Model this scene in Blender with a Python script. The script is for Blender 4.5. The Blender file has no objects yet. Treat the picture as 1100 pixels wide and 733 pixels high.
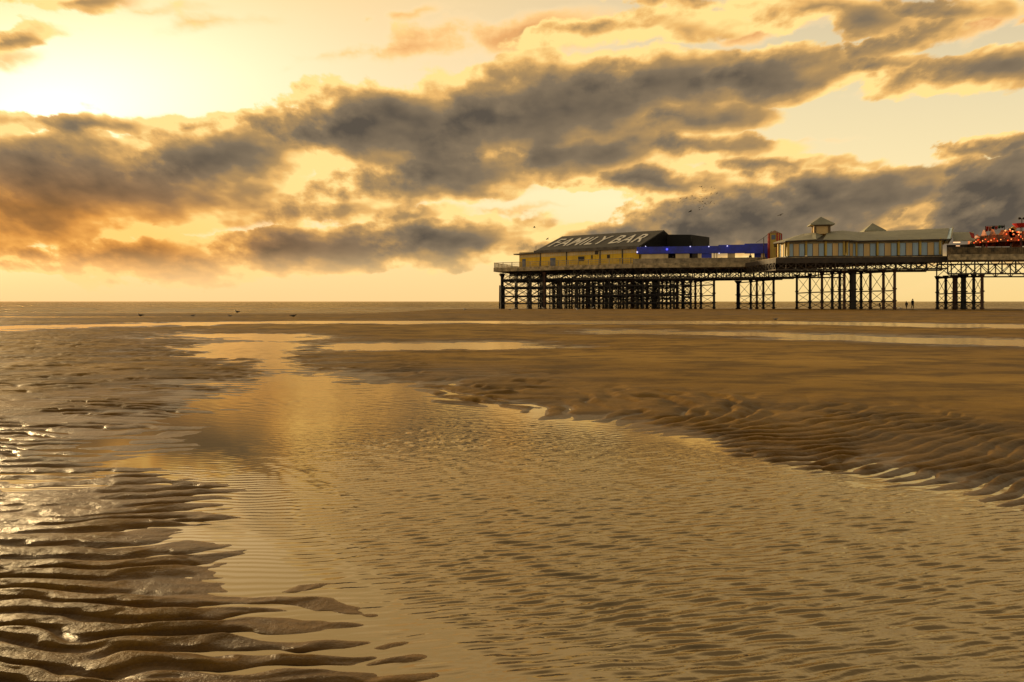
import bpy, bmesh, math, random
import numpy as np
from mathutils import Vector, Matrix, Euler

random.seed(7)
scene = bpy.context.scene
COL = scene.collection
R = math.radians
EYE = 1.5            # camera height above the near water level (m)
FPX = 856.0          # focal length in photograph pixels
HZ = 324.0           # horizon row in the photograph


def at(px, py, D):
    """world point seen at photograph pixel (px,py) at distance D along +Y"""
    return Vector(((px - 550.0) * D / FPX, D, EYE + (HZ - py) * D / FPX))


def srgb(r, g, b):
    def f(c):
        c /= 255.0
        return c / 12.92 if c <= 0.04045 else ((c + 0.055) / 1.055) ** 2.4
    return (f(r), f(g), f(b), 1.0)


# ------------------------------------------------------------------ render
scene.render.engine = 'CYCLES'
scene.view_settings.view_transform = 'Standard'
scene.view_settings.look = 'None'
scene.view_settings.exposure = 0.18
scene.view_settings.gamma = 1.0
scene.view_settings.use_curve_mapping = False
scene.cycles.max_bounces = 6
scene.cycles.transparent_max_bounces = 8
scene.cycles.caustics_reflective = False
scene.cycles.caustics_refractive = False
scene.cycles.sample_clamp_indirect = 4.0
scene.cycles.use_denoising = True

# ------------------------------------------------------------------ camera
cam = bpy.data.cameras.new('camera')
cam.sensor_width = 36.0
cam.lens = 36.0 * FPX / 1100.0
cam.shift_y = -(366.5 - HZ) / 1100.0
cam.clip_end = 60000.0
cam.clip_start = 0.05
cam_o = bpy.data.objects.new('camera', cam)
cam_o.location = (0, 0, EYE)
cam_o.rotation_euler = (R(90), 0, 0)
COL.objects.link(cam_o)
scene.camera = cam_o

# ------------------------------------------------------------------ sun
SUN_PX, SUN_PY = -260.0, 110.0
sd_ = Vector(((SUN_PX - 550) / FPX, 1.0, (HZ - SUN_PY) / FPX)).normalized()
sun_el = math.asin(sd_.z)
sun_az = math.atan2(sd_.x, sd_.y)      # clockwise from +Y
sl = bpy.data.lights.new('sun', 'SUN')
sl.energy = SUN_E = 4.0
sl.angle = R(4.0)
sl.color = (1.0, 0.70, 0.33)
sun_o = bpy.data.objects.new('sun', sl)
sun_o.rotation_euler = (-sd_).to_track_quat('-Z', 'Y').to_euler()
sun_o.location = (-60, 80, 60)
COL.objects.link(sun_o)


# ------------------------------------------------------------------ node helper
class NT:
    def __init__(s, tree):
        s.t = tree; s.n = tree.nodes; s.l = tree.links

    def node(s, typ, **kw):
        nd = s.n.new(typ)
        for k, v in kw.items():
            setattr(nd, k, v)
        return nd

    def put(s, sock, val):
        if val is None:
            return
        if hasattr(val, 'is_output') or isinstance(val, bpy.types.NodeSocket):
            s.l.new(val, sock)
        else:
            sock.default_value = val

    def m(s, op, a, b=None, c=None, clamp=False):
        nd = s.node('ShaderNodeMath', operation=op, use_clamp=clamp)
        s.put(nd.inputs[0], a); s.put(nd.inputs[1], b)
        if c is not None:
            s.put(nd.inputs[2], c)
        return nd.outputs[0]

    def v(s, op, a, b=None, c=None):
        nd = s.node('ShaderNodeVectorMath', operation=op)
        s.put(nd.inputs[0], a); s.put(nd.inputs[1], b)
        if c is not None:
            s.put(nd.inputs[2], c)
        return nd.outputs[0]

    def xyz(s, x, y, z=0.0):
        nd = s.node('ShaderNodeCombineXYZ')
        s.put(nd.inputs[0], x); s.put(nd.inputs[1], y); s.put(nd.inputs[2], z)
        return nd.outputs[0]

    def sep(s, v):
        nd = s.node('ShaderNodeSeparateXYZ'); s.put(nd.inputs[0], v)
        return nd.outputs

    def noise(s, vec, scale=1.0, detail=4.0, rough=0.55, lac=2.0, dist=0.0, dims='3D', w=0.0):
        nd = s.node('ShaderNodeTexNoise', noise_dimensions=dims)
        s.put(nd.inputs['Vector'], vec)
        nd.inputs['Scale'].default_value = scale
        nd.inputs['Detail'].default_value = detail
        nd.inputs['Roughness'].default_value = rough
        nd.inputs['Lacunarity'].default_value = lac
        nd.inputs['Distortion'].default_value = dist
        if dims == '4D':
            nd.inputs['W'].default_value = w
        return nd.outputs

    def rng(s, v, a, b, c=0.0, d=1.0, smooth=False):
        nd = s.node('ShaderNodeMapRange', interpolation_type='SMOOTHSTEP' if smooth else 'LINEAR')
        s.put(nd.inputs[0], v)
        for i, q in enumerate((a, b, c, d)):
            s.put(nd.inputs[i + 1], q)
        return nd.outputs[0]

    def mix(s, f, a, b, mode='MIX'):
        nd = s.node('ShaderNodeMix', data_type='RGBA', blend_type=mode)
        s.put(nd.inputs[0], f); s.put(nd.inputs[6], a); s.put(nd.inputs[7], b)
        return nd.outputs[2]

    def ramp(s, f, stops, interp='LINEAR'):
        nd = s.node('ShaderNodeValToRGB')
        cr = nd.color_ramp; cr.interpolation = interp
        while len(cr.elements) < len(stops):
            cr.elements.new(0.5)
        for e, (p, c) in zip(cr.elements, stops):
            e.position = p; e.color = c
        s.put(nd.inputs[0], f)
        return nd.outputs[0]

    def blob(s, P, cx, cy, rx, ry, rot=0.0, quad=False):
        """falloff 1 at the centre to 0 on an ellipse; photograph-pixel-sized units of sky angle"""
        mp = s.node('ShaderNodeMapping', vector_type='TEXTURE')
        mp.inputs['Location'].default_value = (cx / 100, cy / 100, 0)
        mp.inputs['Rotation'].default_value = (0, 0, R(rot))
        mp.inputs['Scale'].default_value = (rx / 100, ry / 100, 1)
        s.put(mp.inputs['Vector'], P)
        g = s.node('ShaderNodeTexGradient', gradient_type='QUADRATIC_SPHERE' if quad else 'SPHERICAL')
        s.l.new(mp.outputs[0], g.inputs[0])
        return g.outputs['Fac']


# ------------------------------------------------------------------ sky (world)
world = bpy.data.worlds.new('World')
scene.world = world
world.use_nodes = True
W = NT(world.node_tree)
W.n.clear()
geo = W.node('ShaderNodeTexCoord')
d = W.sep(geo.outputs['Generated'])
dy = W.m('MAXIMUM', d[1], 0.12)
px = W.m('ADD', W.m('MULTIPLY', W.m('DIVIDE', d[0], dy), FPX / 100), 5.5)
dz = W.m('MAXIMUM', d[2], 0.0)
py = W.m('SUBTRACT', HZ / 100, W.m('MULTIPLY', W.m('DIVIDE', dz, dy), FPX / 100))
P0 = W.xyz(px, py, 0.0)
# height over horizon compresses cloud structure towards it
h = W.m('SUBTRACT', HZ / 100, py)
hs = W.m('MULTIPLY', W.m('POWER', W.m('ADD', h, 0.25), 0.62), 2.1)
Q = W.xyz(W.m('MULTIPLY', W.m('SUBTRACT', px, 5.5), W.rng(h, 0.0, 3.2, 1.05, 0.62)), hs, 0.0)
Qr = W.node('ShaderNodeMapping'); Qr.inputs['Rotation'].default_value = (0, 0, R(-7)); Qr.inputs['Scale'].default_value = (0.72, 1.15, 1)
W.put(Qr.inputs[0], Q)
nA = W.noise(Qr.outputs[0], 0.95, 6.0, 0.56)
nC = W.noise(Q, 1.9, 6.0, 0.56)
warp = W.v('MULTIPLY', W.v('SUBTRACT', nC['Color'], (0.5, 0.5, 0.5)), (2.3, 0.46, 0.0))
P = W.v('ADD', P0, warp)


def vmax(lst):
    r = lst[0]
    for q in lst[1:]:
        r = W.m('MAXIMUM', r, q)
    return r


def layer(blobs, P=P, quad=False):
    out = None
    for b in blobs:
        cx, cy, rx, ry, rot, w = b
        g = W.blob(P, cx, cy, rx, ry, rot, quad)
        g = W.m('MULTIPLY', g, w)
        out = g if out is None else W.m('MAXIMUM', out, g)
    return out

#   cx, cy, rx, ry, rot(deg, +=down to the right), weight
DARK = [
    (40, 205, 380, 84, -2, 1.0), (190, 178, 215, 52, -6, 1.0),
    (410, 132, 190, 66, -8, 1.05), (560, 125, 300, 78, -6, 1.15), (680, 92, 210, 52, -3, 1.0),
    (820, 84, 210, 36, -8, .85), (930, 72, 110, 18, -8, .7),
    (455, 192, 200, 42, -6, .9), (590, 165, 240, 44, -5, .95), (760, 158, 170, 26, 0, .75), (720, 128, 160, 36, -5, .8),
    (700, 196, 170, 22, 1, .8), (850, 175, 140, 18, 0, .65),
    (370, 222, 150, 38, -5, .52), (170, 240, 120, 26, 0, .5), (430, 232, 120, 24, -4, .5),
    (470, 262, 190, 42, -4, 1.0), (300, 275, 260, 36, -4, .9), (130, 275, 170, 30, -3, .85), (10, 286, 90, 16, 5, .55), (590, 262, 110, 28, 0, .75),
    (870, 226, 250, 56, -8, 1.2), (1085, 222, 170, 78, -6, 1.25), (765, 248, 130, 42, -14, 1.0), (1010, 258, 260, 30, 0, .7),
    (660, 254, 95, 20, -8, .6),
    (1040, 78, 190, 34, -4, .75), (970, 40, 160, 32, -25, .55), (1065, 155, 140, 16, -8, .55), (860, 14, 240, 32, 6, .6),
    (20, 40, 100, 22, -8, .5), (55, 4, 150, 22, 0, .5), (95, 135, 180, 20, 2, .5), (0, 128, 90, 20, 10, .5), (240, 134, 80, 16, 0, .45),
    (690, 30, 190, 26, -4, .62), (1010, 8, 120, 18, 0, .5),
    (-320, 180, 300, 90, 4, .9), (1400, 160, 320, 120, 4, .9),
]
dk = layer(DARK)
nsum = W.m('MULTIPLY', W.m('SUBTRACT', nA['Fac'], 0.5), 1.15)
hi = W.noise(W.v('ADD', Qr.outputs[0], (0.0, 0.15, 0.0)), 0.95, 4.0, 0.56)     # same field seen a little lower: gives tops and undersides
nfine = W.m('MULTIPLY', W.m('SUBTRACT', nC['Fac'], 0.5), 0.78)
dens = W.m('ADD', W.m('ADD', W.m('SUBTRACT', dk, 0.135), W.m('MULTIPLY', nsum, 0.54)), nfine)
dens = W.m('SUBTRACT', dens, W.rng(h, 3.6, 5.5, 0.0, 0.55, smooth=True))
relief = W.m('MULTIPLY', W.m('SUBTRACT', nA['Fac'], hi['Fac']), 3.2)
patch = W.noise(W.v('ADD', Q, (7.3, 2.1, 0)), 1.3, 3.0, 0.5)['Fac']

# clear sky: Nishita tinted by low sunset gradient
sky = W.node('ShaderNodeTexSky', sky_type='NISHITA')
sky.sun_disc = False
sky.sun_elevation = sun_el
sky.sun_rotation = sun_az
sky.air_density = 1.6; sky.dust_density = 4.0; sky.ozone_density = 1.0


def K(r, g, b, k=10.0):
    c = srgb(r, g, b)
    return (c[0] * k, c[1] * k, c[2] * k, 1.0)


hn = W.rng(h, 0.0, 3.4, 0.0, 0.8)
hn = W.m('ADD', hn, W.rng(h, 3.4, 9.0, 0.0, 0.2))
leftc = W.ramp(hn, [(0.0, srgb(255, 206, 142)), (0.08, srgb(255, 214, 150)), (0.28, srgb(255, 228, 182)), (0.56, srgb(252, 222, 174)), (0.8, srgb(246, 212, 152)), (.85, (1.12, .80, .42, 1)), (.92, (.72, .51, .26, 1)), (1.0, (.42, .29, .15, 1))])
rightc = W.ramp(hn, [(0.0, srgb(244, 208, 138)), (0.1, srgb(246, 216, 148)), (0.28, srgb(248, 226, 172)), (0.52, srgb(230, 212, 168)), (0.8, srgb(206, 188, 154)), (.85, (1.0, .73, .38, 1)), (.92, (.66, .47, .24, 1)), (1.0, (.38, .27, .14, 1))])
side = W.rng(d[0], -0.36, 0.40, 0.0, 1.0, smooth=True)
base = W.mix(side, leftc, rightc)
glow = W.blob(P0, 50, 122, 430, 190, -6, quad=True)
base = W.mix(W.m('MULTIPLY', glow, 1.0, clamp=True), base, (1.65, 1.40, 1.02, 1))
glow2 = W.blob(P0, 660, 215, 260, 60, 0, quad=True)
base = W.mix(W.m('MULTIPLY', glow2, 0.8), base, srgb(255, 236, 185))
base10 = W.v('SCALE', base); W.n[-1].inputs['Scale'].default_value = 10.2
nis = W.mix(1.0, sky.outputs[0], (1.0, 0.88, 0.78, 1), 'MULTIPLY')
clear = W.mix(0.07, base10, nis)

# high thin cloud, lit orange
LIT = [
    (560, 34, 190, 42, -6, 1.0), (450, 52, 110, 24, -10, .7), (455, 8, 60, 14, 0, .5), (1065, 22, 90, 20, -20, .9), (810, 35, 80, 20, -10, .8), (380, 18, 30, 8, -10, .5),
    (285, 218, 120, 34, 0, .9), (430, 244, 120, 16, 0, .7), (800, 205, 120, 30, -15, .9), (780, 182, 140, 14, 0, .7), (200, 130, 160, 16, 0, .5),
    (330, 285, 320, 14, 0, .45), (90, 296, 160, 10, 0, .4), (1010, 180, 120, 12, -6, .8), (20, 60, 90, 26, 0, .55), (1000, 310, 160, 12, -8, .35), (1150, 120, 90, 12, -8, .4), (650, 100, 200, 60, 0, .25), (560, 205, 120, 14, 0, .4),
    (500, -60, 500, 50, 0, .5), (250, 25, 260, 22, -4, .38), (380, 60, 160, 14, -8, .45), (620, 62, 200, 16, -4, .6), (760, 100, 150, 18, -4, .6), (950, 100, 170, 14, -5, .45), (880, 150, 160, 10, -2, .5), (540, 225, 160, 10, 0, .6), (160, 10, 150, 14, 0, .5), (1060, 60, 90, 14, -8, .7), (660, 180, 120, 8, 0, .6),
]
lt = layer(LIT)
ltd = W.m('ADD', W.m('SUBTRACT', lt, 0.18), W.m('ADD', W.m('MULTIPLY', nsum, 0.7), nfine))
lta = W.rng(ltd, -0.02, 0.42, 0.0, 0.88, smooth=True)
ltc = W.ramp(W.rng(ltd, 0.0, 0.9), [(0.0, srgb(255, 228, 180)), (0.35, srgb(250, 200, 128)), (0.7, srgb(224, 160, 92)), (1.0, srgb(185, 135, 80))])
ltc = W.v('SCALE', ltc); W.n[-1].inputs['Scale'].default_value = 10.0
c1 = W.mix(lta, clear, ltc)

# dark cloud decks, backlit: bright rims, tan shoulders, grey-brown cores
da = W.rng(dens, 0.0, 0.12, 0.0, 1.0, smooth=True)
shade = W.m('SUBTRACT', W.m('MULTIPLY', dens, 1.25), W.m('ADD', W.m('MULTIPLY', relief, 0.6), W.m('MULTIPLY', W.m('SUBTRACT', patch, 0.42), 1.3)))
warmness = W.blob(P0, 10, 262, 520, 130, 4, quad=True)
dcol = W.ramp(W.rng(shade, 0.0, 1.1), [(0.0, srgb(255, 218, 140)), (0.14, srgb(226, 176, 104)), (0.30, srgb(172, 138, 90)), (0.55, srgb(128, 111, 88)), (1.0, srgb(88, 79, 68))])
wcol = W.ramp(W.rng(shade, 0.0, 1.1), [(0.0, srgb(255, 205, 115)), (0.14, srgb(232, 164, 80)), (0.30, srgb(208, 142, 68)), (0.55, srgb(166, 114, 60)), (1.0, srgb(114, 84, 52))])
dcol = W.mix(W.m('MULTIPLY', warmness, 2.2, clamp=True), dcol, wcol)
dcol = W.v('SCALE', dcol); W.n[-1].inputs['Scale'].default_value = 10.0
c2 = W.mix(da, c1, dcol)

# air near the horizon veils the cloud bases
veil = W.rng(h, 0.05, 0.62, 0.85, 0.0, smooth=True)
c3 = W.mix(veil, c2, clear)
# the half of the sky behind the viewer: warm grey, low band brightened to light the pier fronts
back = W.rng(d[1], 0.35, 0.0, 0.0, 1.0, smooth=True)
bcol = W.ramp(W.rng(d[2], 0.0, 1.0), [(0.0, (0.92, 0.79, 0.57, 1)), (0.12, (0.75, 0.64, 0.46, 1)), (0.32, (0.40, 0.33, 0.22, 1)), (0.6, (0.20, 0.16, 0.10, 1)), (1.0, (0.20, 0.16, 0.10, 1))])
bcol = W.v('SCALE', bcol); W.n[-1].inputs['Scale'].default_value = 10.0
c4 = W.mix(back, c3, bcol)
bg = W.node('ShaderNodeBackground')
bg.inputs['Strength'].default_value = 0.1
W.l.new(c4, bg.inputs['Color'])
wo = W.node('ShaderNodeOutputWorld')
W.l.new(bg.outputs[0], wo.inputs['Surface'])
world.cycles.sampling_method = 'MANUAL'
world.cycles.sample_map_resolution = 1024


# ------------------------------------------------------------------ object helpers
def tag(o, label=None, cat=None, group=None, kind=None):
    if label: o['label'] = label
    if cat: o['category'] = cat
    if group: o['group'] = group
    if kind: o['kind'] = kind
    return o


def empty(name, loc=(0, 0, 0), rz=0.0):
    o = bpy.data.objects.new(name, None)
    o.empty_display_size = 0.5
    o.location = loc
    o.rotation_euler = (0, 0, rz)
    COL.objects.link(o)
    return o


def link(name, me, mat=None, parent=None, base=None):
    """link a mesh given in world coordinates; under a parent empty it is made local to it"""
    o = bpy.data.objects.new(name, me)
    if mat is not None:
        for q in (mat if isinstance(mat, (list, tuple)) else [mat]):
            me.materials.append(q)
    COL.objects.link(o)
    if parent is not None:
        root = parent
        M = Matrix.Identity(4)
        while root is not None:
            M = Matrix.Translation(root.location) @ root.rotation_euler.to_matrix().to_4x4() @ M
            root = root.parent
        me.transform(M.inverted())
        o.parent = parent
    return o


def drop_copy(o, parent=None):
    c = o.copy(); COL.objects.link(c); c.parent = parent
    for ch in list(o.children):
        drop_copy(ch, c)
    return c


class MB:
    def __init__(s):
        s.v = []; s.f = []; s.mi = []

    def poly(s, pts, m=0):
        i = len(s.v); s.v += [tuple(p) for p in pts]
        s.f.append(tuple(range(i, i + len(pts)))); s.mi.append(m)

    def hexa(s, b, t, m=0):
        """b, t: matching rings of the bottom and the top"""
        i = len(s.v); n = len(b)
        s.v += [tuple(p) for p in b] + [tuple(p) for p in t]
        s.f.append(tuple(i + k for k in reversed(range(n)))); s.mi.append(m)
        s.f.append(tuple(i + n + k for k in range(n))); s.mi.append(m)
        for k in range(n):
            k2 = (k + 1) % n
            s.f.append((i + k, i + k2, i + n + k2, i + n + k)); s.mi.append(m)
        return s

    def prism(s, ring, z0, z1, m=0):
        return s.hexa([(p[0], p[1], z0) for p in ring], [(p[0], p[1], z1) for p in ring], m)

    def bar(s, p, q, w, h=None, m=0, n=4):
        p = Vector(p); q = Vector(q); h = h or w
        d = (q - p).normalized()
        up = Vector((0, 0, 1)) if abs(d.z) < 0.95 else Vector((0, 1, 0))
        a = d.cross(up).normalized(); b = a.cross(d).normalized()
        ring = []
        for k in range(n):
            t = 2 * math.pi * (k + 0.5) / n
            f = 1 / math.cos(math.pi / n) if n == 4 else 1.0
            ring.append(a * (math.cos(t) * w / 2 * f) + b * (math.sin(t) * h / 2 * f))
        return s.hexa([p + r for r in ring], [q + r for r in ring], m)

    def tube(s, p, q, r0, r1=None, n=10, m=0):
        p = Vector(p); q = Vector(q); r1 = r0 if r1 is None else r1
        d = (q - p).normalized()
        up = Vector((0, 0, 1)) if abs(d.z) < 0.95 else Vector((0, 1, 0))
        a = d.cross(up).normalized(); b = a.cross(d).normalized()
        cs = [(math.cos(2 * math.pi * k / n), math.sin(2 * math.pi * k / n)) for k in range(n)]
        return s.hexa([p + a * (c * r0) + b * (t * r0) for c, t in cs], [q + a * (c * r1) + b * (t * r1) for c, t in cs], m)

    def build(s, name, mat=None, parent=None, smooth=False):
        me = bpy.data.meshes.new(name)
        me.from_pydata(s.v, [], s.f)
        me.update()
        if any(s.mi):
            me.polygons.foreach_set('material_index', s.mi)
        bm = bmesh.new(); bm.from_mesh(me)
        bmesh.ops.recalc_face_normals(bm, faces=bm.faces[:]); bm.to_mesh(me); bm.free()
        if smooth:
            me.polygons.foreach_set('use_smooth', [True] * len(me.polygons))
        return link(name, me, mat, parent)


# ------------------------------------------------------------------ materials
MATS = {}


def pmat(name, col, rough=0.6, var=0.12, scale=3.0, metal=0.0, streak=False, spec=0.5, bump=0.0, emit=None):
    if name in MATS:
        return MATS[name]
    m = bpy.data.materials.new(name); m.use_nodes = True
    T = NT(m.node_tree)
    bs = m.node_tree.nodes['Principled BSDF']
    tc = T.node('ShaderNodeTexCoord')
    vec = tc.outputs['Object']
    if streak:
        vec = T.v('MULTIPLY', vec, (1.0, 1.0, 0.18))
    nz = T.noise(vec, scale, 5.0, 0.6)['Fac']
    c0 = tuple(c * (1 - var * 2.2) for c in col[:3]) + (1,)
    c1 = tuple(min(1, c * (1 + var)) for c in col[:3]) + (1,)
    T.put(bs.inputs['Base Color'], T.mix(T.rng(nz, 0.3, 0.7), c0, c1))
    T.put(bs.inputs['Roughness'], T.rng(nz, 0.3, 0.7, rough - 0.08, min(1, rough + 0.1)))
    bs.inputs['Metallic'].default_value = metal
    bs.inputs['Specular IOR Level'].default_value = spec
    if bump:
        b = T.node('ShaderNodeBump'); b.inputs['Distance'].default_value = bump
        T.put(b.inputs['Height'], nz); T.put(bs.inputs['Normal'], b.outputs[0])
    if emit:
        bs.inputs['Emission Color'].default_value = emit[0]
        bs.inputs['Emission Strength'].default_value = emit[1]
    MATS[name] = m
    return m


# ------------------------------------------------------------------ numpy noise
def _hash(ix, iy, seed):
    h = (ix.astype(np.int64) * 374761393 + iy.astype(np.int64) * 668265263 + seed * 1442695041) & 0xffffffff
    h = ((h ^ (h >> 13)) * 1274126177) & 0xffffffff
    h = h ^ (h >> 16)
    return (h & 0xffff).astype(np.float64) / 65535.0


def vnoise(x, y, seed=0):
    x0 = np.floor(x); y0 = np.floor(y)
    fx = x - x0; fy = y - y0
    fx = fx * fx * fx * (fx * (fx * 6 - 15) + 10); fy = fy * fy * fy * (fy * (fy * 6 - 15) + 10)
    a = _hash(x0, y0, seed); b = _hash(x0 + 1, y0, seed)
    c = _hash(x0, y0 + 1, seed); d = _hash(x0 + 1, y0 + 1, seed)
    return (a + (b - a) * fx) * (1 - fy) + (c + (d - c) * fx) * fy


def fbm(x, y, seed=0, oct=3):
    s = 0; a = 1.0; t = 0
    for k in range(oct):
        # rotate every octave so the lattice does not show
        c, n = math.cos(0.6 + 1.1 * k), math.sin(0.6 + 1.1 * k)
        s = s + a * (vnoise((x * c - y * n) * 2 ** k + 13.7 * k, (x * n + y * c) * 2 ** k - 7.1 * k, seed + k) - 0.5)
        t += a; a *= 0.5
    return s / t * 2            # about -1..1


def sst(a, b, x):
    t = np.clip((x - a) / (b - a), 0, 1)
    return t * t * (3 - 2 * t)


# ------------------------------------------------------------------ beach height field
def gp(px, py):
    D = EYE * FPX / (py - HZ)
    return ((px - 550) * D / FPX, D)


POOLS = [
    # the big pool: left shore from the bottom up, narrow channel at the top, right shore down
    [(600, 1500), (520, 900), (455, 740), (385, 706), (330, 672), (262, 640), (215, 604), (160, 596), (128, 584), (160, 548), (180, 528), (120, 512),
     (150, 488), (162, 470), (150, 456), (180, 440), (228, 424), (222, 408), (250, 398), (225, 386), (178, 380), (208, 368), (170, 361), (190, 357),
     (300, 358), (345, 362), (330, 370), (338, 384), (345, 398), (400, 409), (440, 412), (500, 429), (560, 436), (600, 446), (660, 452), (700, 461), (800, 475), (900, 492),
     (1000, 513), (1100, 532), (1250, 566), (1500, 640), (2200, 900), (3200, 1500)],
    [(-300, 353), (0, 350.5), (100, 348.2), (250, 345.6), (400, 344.6), (560, 343), (700, 343.5), (850, 345.5), (1000, 348), (1400, 352.5), (1400, 356),
     (1000, 351.5), (850, 349), (700, 348), (560, 348), (400, 347.8), (250, 348), (100, 352), (0, 356.5), (-300, 362)],
    [(630, 354.5), (760, 356.5), (900, 359), (1000, 362), (1400, 372), (1400, 380), (1000, 370), (850, 364.5), (700, 359), (620, 357)],
    [(370, 369), (460, 368), (560, 369.5), (610, 372), (520, 375.5), (400, 377), (330, 376), (320, 371)],
    [(-40, 470), (60, 478), (130, 470), (90, 486), (20, 488)], [(20, 508), (90, 503), (150, 508), (110, 520), (30, 524), (-20, 518)],
]


def poly_sd(x, y, poly):
    """signed distance, positive outside"""
    best = np.full(x.shape, 1e18); inside = np.zeros(x.shape, bool)
    n = len(poly)
    for i in range(n):
        ax, ay = poly[i]; bx, by = poly[(i + 1) % n]
        ex, ey = bx - ax, by - ay
        t = np.clip(((x - ax) * ex + (y - ay) * ey) / (ex * ex + ey * ey), 0, 1)
        dd = (x - ax - t * ex) ** 2 + (y - ay - t * ey) ** 2
        best = np.minimum(best, dd)
        cond = ((ay > y) != (by > y)) & (x < (bx - ax) * (y - ay) / (by - ay + 1e-12) + ax)
        inside ^= cond
    r = np.sqrt(best)
    return np.where(inside, -r, r)


def beach_height(x, y, full=True):
    wx = x + 0.25 * fbm(x * 0.9, y * 0.9, 5) + 0.02 * y * fbm(x * 0.25, y * 0.12, 6)
    wy = y + 0.30 * fbm(x * 0.8, y * 0.8, 9) + 0.03 * y * fbm(x * 0.2, y * 0.1, 8)
    sd = np.full(x.shape, 1e9)
    for k, pl in enumerate(POOLS):
        s_ = poly_sd(wx, wy, [gp(*p) for p in pl])
        sd = np.minimum(sd, s_)
    yy = np.maximum(np.abs(y), 0.5)
    rt = sst(-0.25, 0.02, x / yy + 0.004 * yy)               # 0 on the left bank, 1 on the right bank
    slope = np.where(y < 12, 0.032, 0.032 - 0.020 * sst(12, 22, y))
    slope = slope * (1 + 0.35 * rt)
    cap = 0.020 + 0.066 * rt
    cap = cap + 0.02 * sst(20, 50, y)
    e = np.where(sd > 0, cap * np.tanh(slope * sd / cap), -0.10 * np.tanh(-slope * sd / 0.10))
    e = e + (0.021 - 0.012 * rt) * fbm(x * 0.8, y * 0.6, 21, 3) + 0.012 * fbm(x * 0.11, y * 0.16, 31, 2) * sst(9, 20, y) + 0.030 * fbm(x * 0.30, y * 0.55, 33, 3) * sst(14, 34, y) + 0.030 * fbm(x * 0.7, y * 0.8, 35, 2) * sst(30, 42, y)
    # ---- ripples of the left bank: crests lie across the view
    w1 = fbm(x * 0.75, y * 1.1, 41, 3); w2 = fbm(x * 2.4, y * 3.2, 43, 3)
    lam = 0.128 + 0.006 * np.clip(y, 0, 45)
    ph = (y + 0.13 * x + 0.18 * w1 + 0.065 * w2) / lam * 2 * np.pi
    w5 = fbm(x * 0.9 - 5, y * 1.2 + 3, 45, 3)
    phb = (y - 0.10 * x + 0.22 * w5 + 0.05 * w2 + 0.4) / (lam * 1.16) * 2 * np.pi
    sel = sst(-0.12, 0.12, fbm(x * 1.15 + 2, y * 1.0, 47, 2))
    sa = np.sin(ph + 0.75 * np.sin(ph + 2.2)); sb = np.sin(phb + 0.75 * np.sin(phb + 2.2))
    sL = sa * sel + sb * (1 - sel)
    sL = np.where(sL > 0, sL ** 0.8, -(np.abs(sL) ** 1.25) * 0.8)
    patch = 0.20 + 1.05 * sst(-0.45, 0.40, fbm(x * 1.1 + 4, y * 1.6, 51, 3))
    aL = 0.0175 * patch * (0.72 + 0.56 * sst(-0.5, 0.5, fbm(x * 3.6, y * 5.0, 53, 2))) * (1 + 0.035 * np.clip(y - 6, 0, 20))
    ph2 = (y - 0.10 * x + 0.2 * w2) / 0.105 * 2 * np.pi
    sL2 = np.sin(ph2) * 0.0016 * (1 - sst(6, 10, y))
    # ---- ripples of the right bank: crests lead away from the viewer
    w3 = fbm(x * 0.8, y * 0.6, 61, 3); w4 = fbm(x * 2.6, y * 1.8, 63, 2)
    turn = sst(9.0, 17.0, y)
    nx = 0.80 - 0.62 * turn; ny = -0.60 - 0.38 * turn
    lamR = 0.19 + 0.20 * turn + 0.008 * np.clip(y - 17, 0, 30)
    q = (0.55 * x - 0.84 * y) * (1 - turn) + (0.10 * x - 1.0 * y) * turn
    phr = (q + 0.20 * w3 + 0.075 * w4) / lamR * 2 * np.pi
    q2 = (0.36 * x - 0.93 * y) * (1 - turn) + (-0.12 * x - 1.0 * y) * turn
    phr2 = (q2 + 0.22 * fbm(x * 1.1 + 7, y * 0.8, 65, 3) + 0.06 * w4) / (lamR * 1.12) * 2 * np.pi
    selr = sst(-0.15, 0.15, fbm(x * 1.1 - 3, y * 0.7, 67, 2))
    sR = np.sin(phr + 0.6 * np.sin(phr + 0.8)) * selr + np.sin(phr2 + 0.6 * np.sin(phr2 + 0.8)) * (1 - selr)
    sR = np.where(sR > 0, sR ** 0.75, -(np.abs(sR) ** 1.3) * 0.8)
    patchR = (0.75 + 0.5 * fbm(x * 3.0, y * 3.0, 73, 2)) * (0.30 + 0.95 * sst(-0.5, 0.4, fbm(x * 0.9 + 9, y * 0.55, 71, 3)))
    band = 1 - 0.97 * sst(1.2, 4.2 + 0.06 * y, sd)
    aR = 0.037 * patchR * band * (1 - 0.35 * sst(14, 30, y))
    rip = sL * aL * (1 - rt) + sL2 * (1 - rt) + sR * aR * rt
    under = sst(-1.6, -0.1, sd)
    rip = rip * (0.35 + 0.65 * under)
    rip = rip * (1 - 0.45 * sst(26, 48, y))
    # ---- fall of the beach to the sea
    kr = np.interp(y, [-400, 0, 60, 80, 125, 150, 176, 230, 300, 420], [0.3, 0, 0, 0.03, 0.10, -0.03, -0.40, -0.82, -1.14, -2.6])
    kl = np.interp(y, [-400, 0, 60, 72, 86, 94, 104, 112, 130, 150, 172, 250], [0.3, 0, 0, -0.02, -0.30, -0.62, -0.62, -0.46, -0.72, -0.94, -1.16, -2.6])
    m = sst(-24, -4, x + 0.03 * (y - 100) + 6 * fbm(x * 0.02, y * 0.02, 81, 2))
    k = kl + (kr - kl) * m
    und = 0.05 * fbm(x * 0.012, y * 0.05, 91, 3) * sst(60, 90, y)
    z = (e + rip) + k + und
    return z, sd, rt


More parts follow.
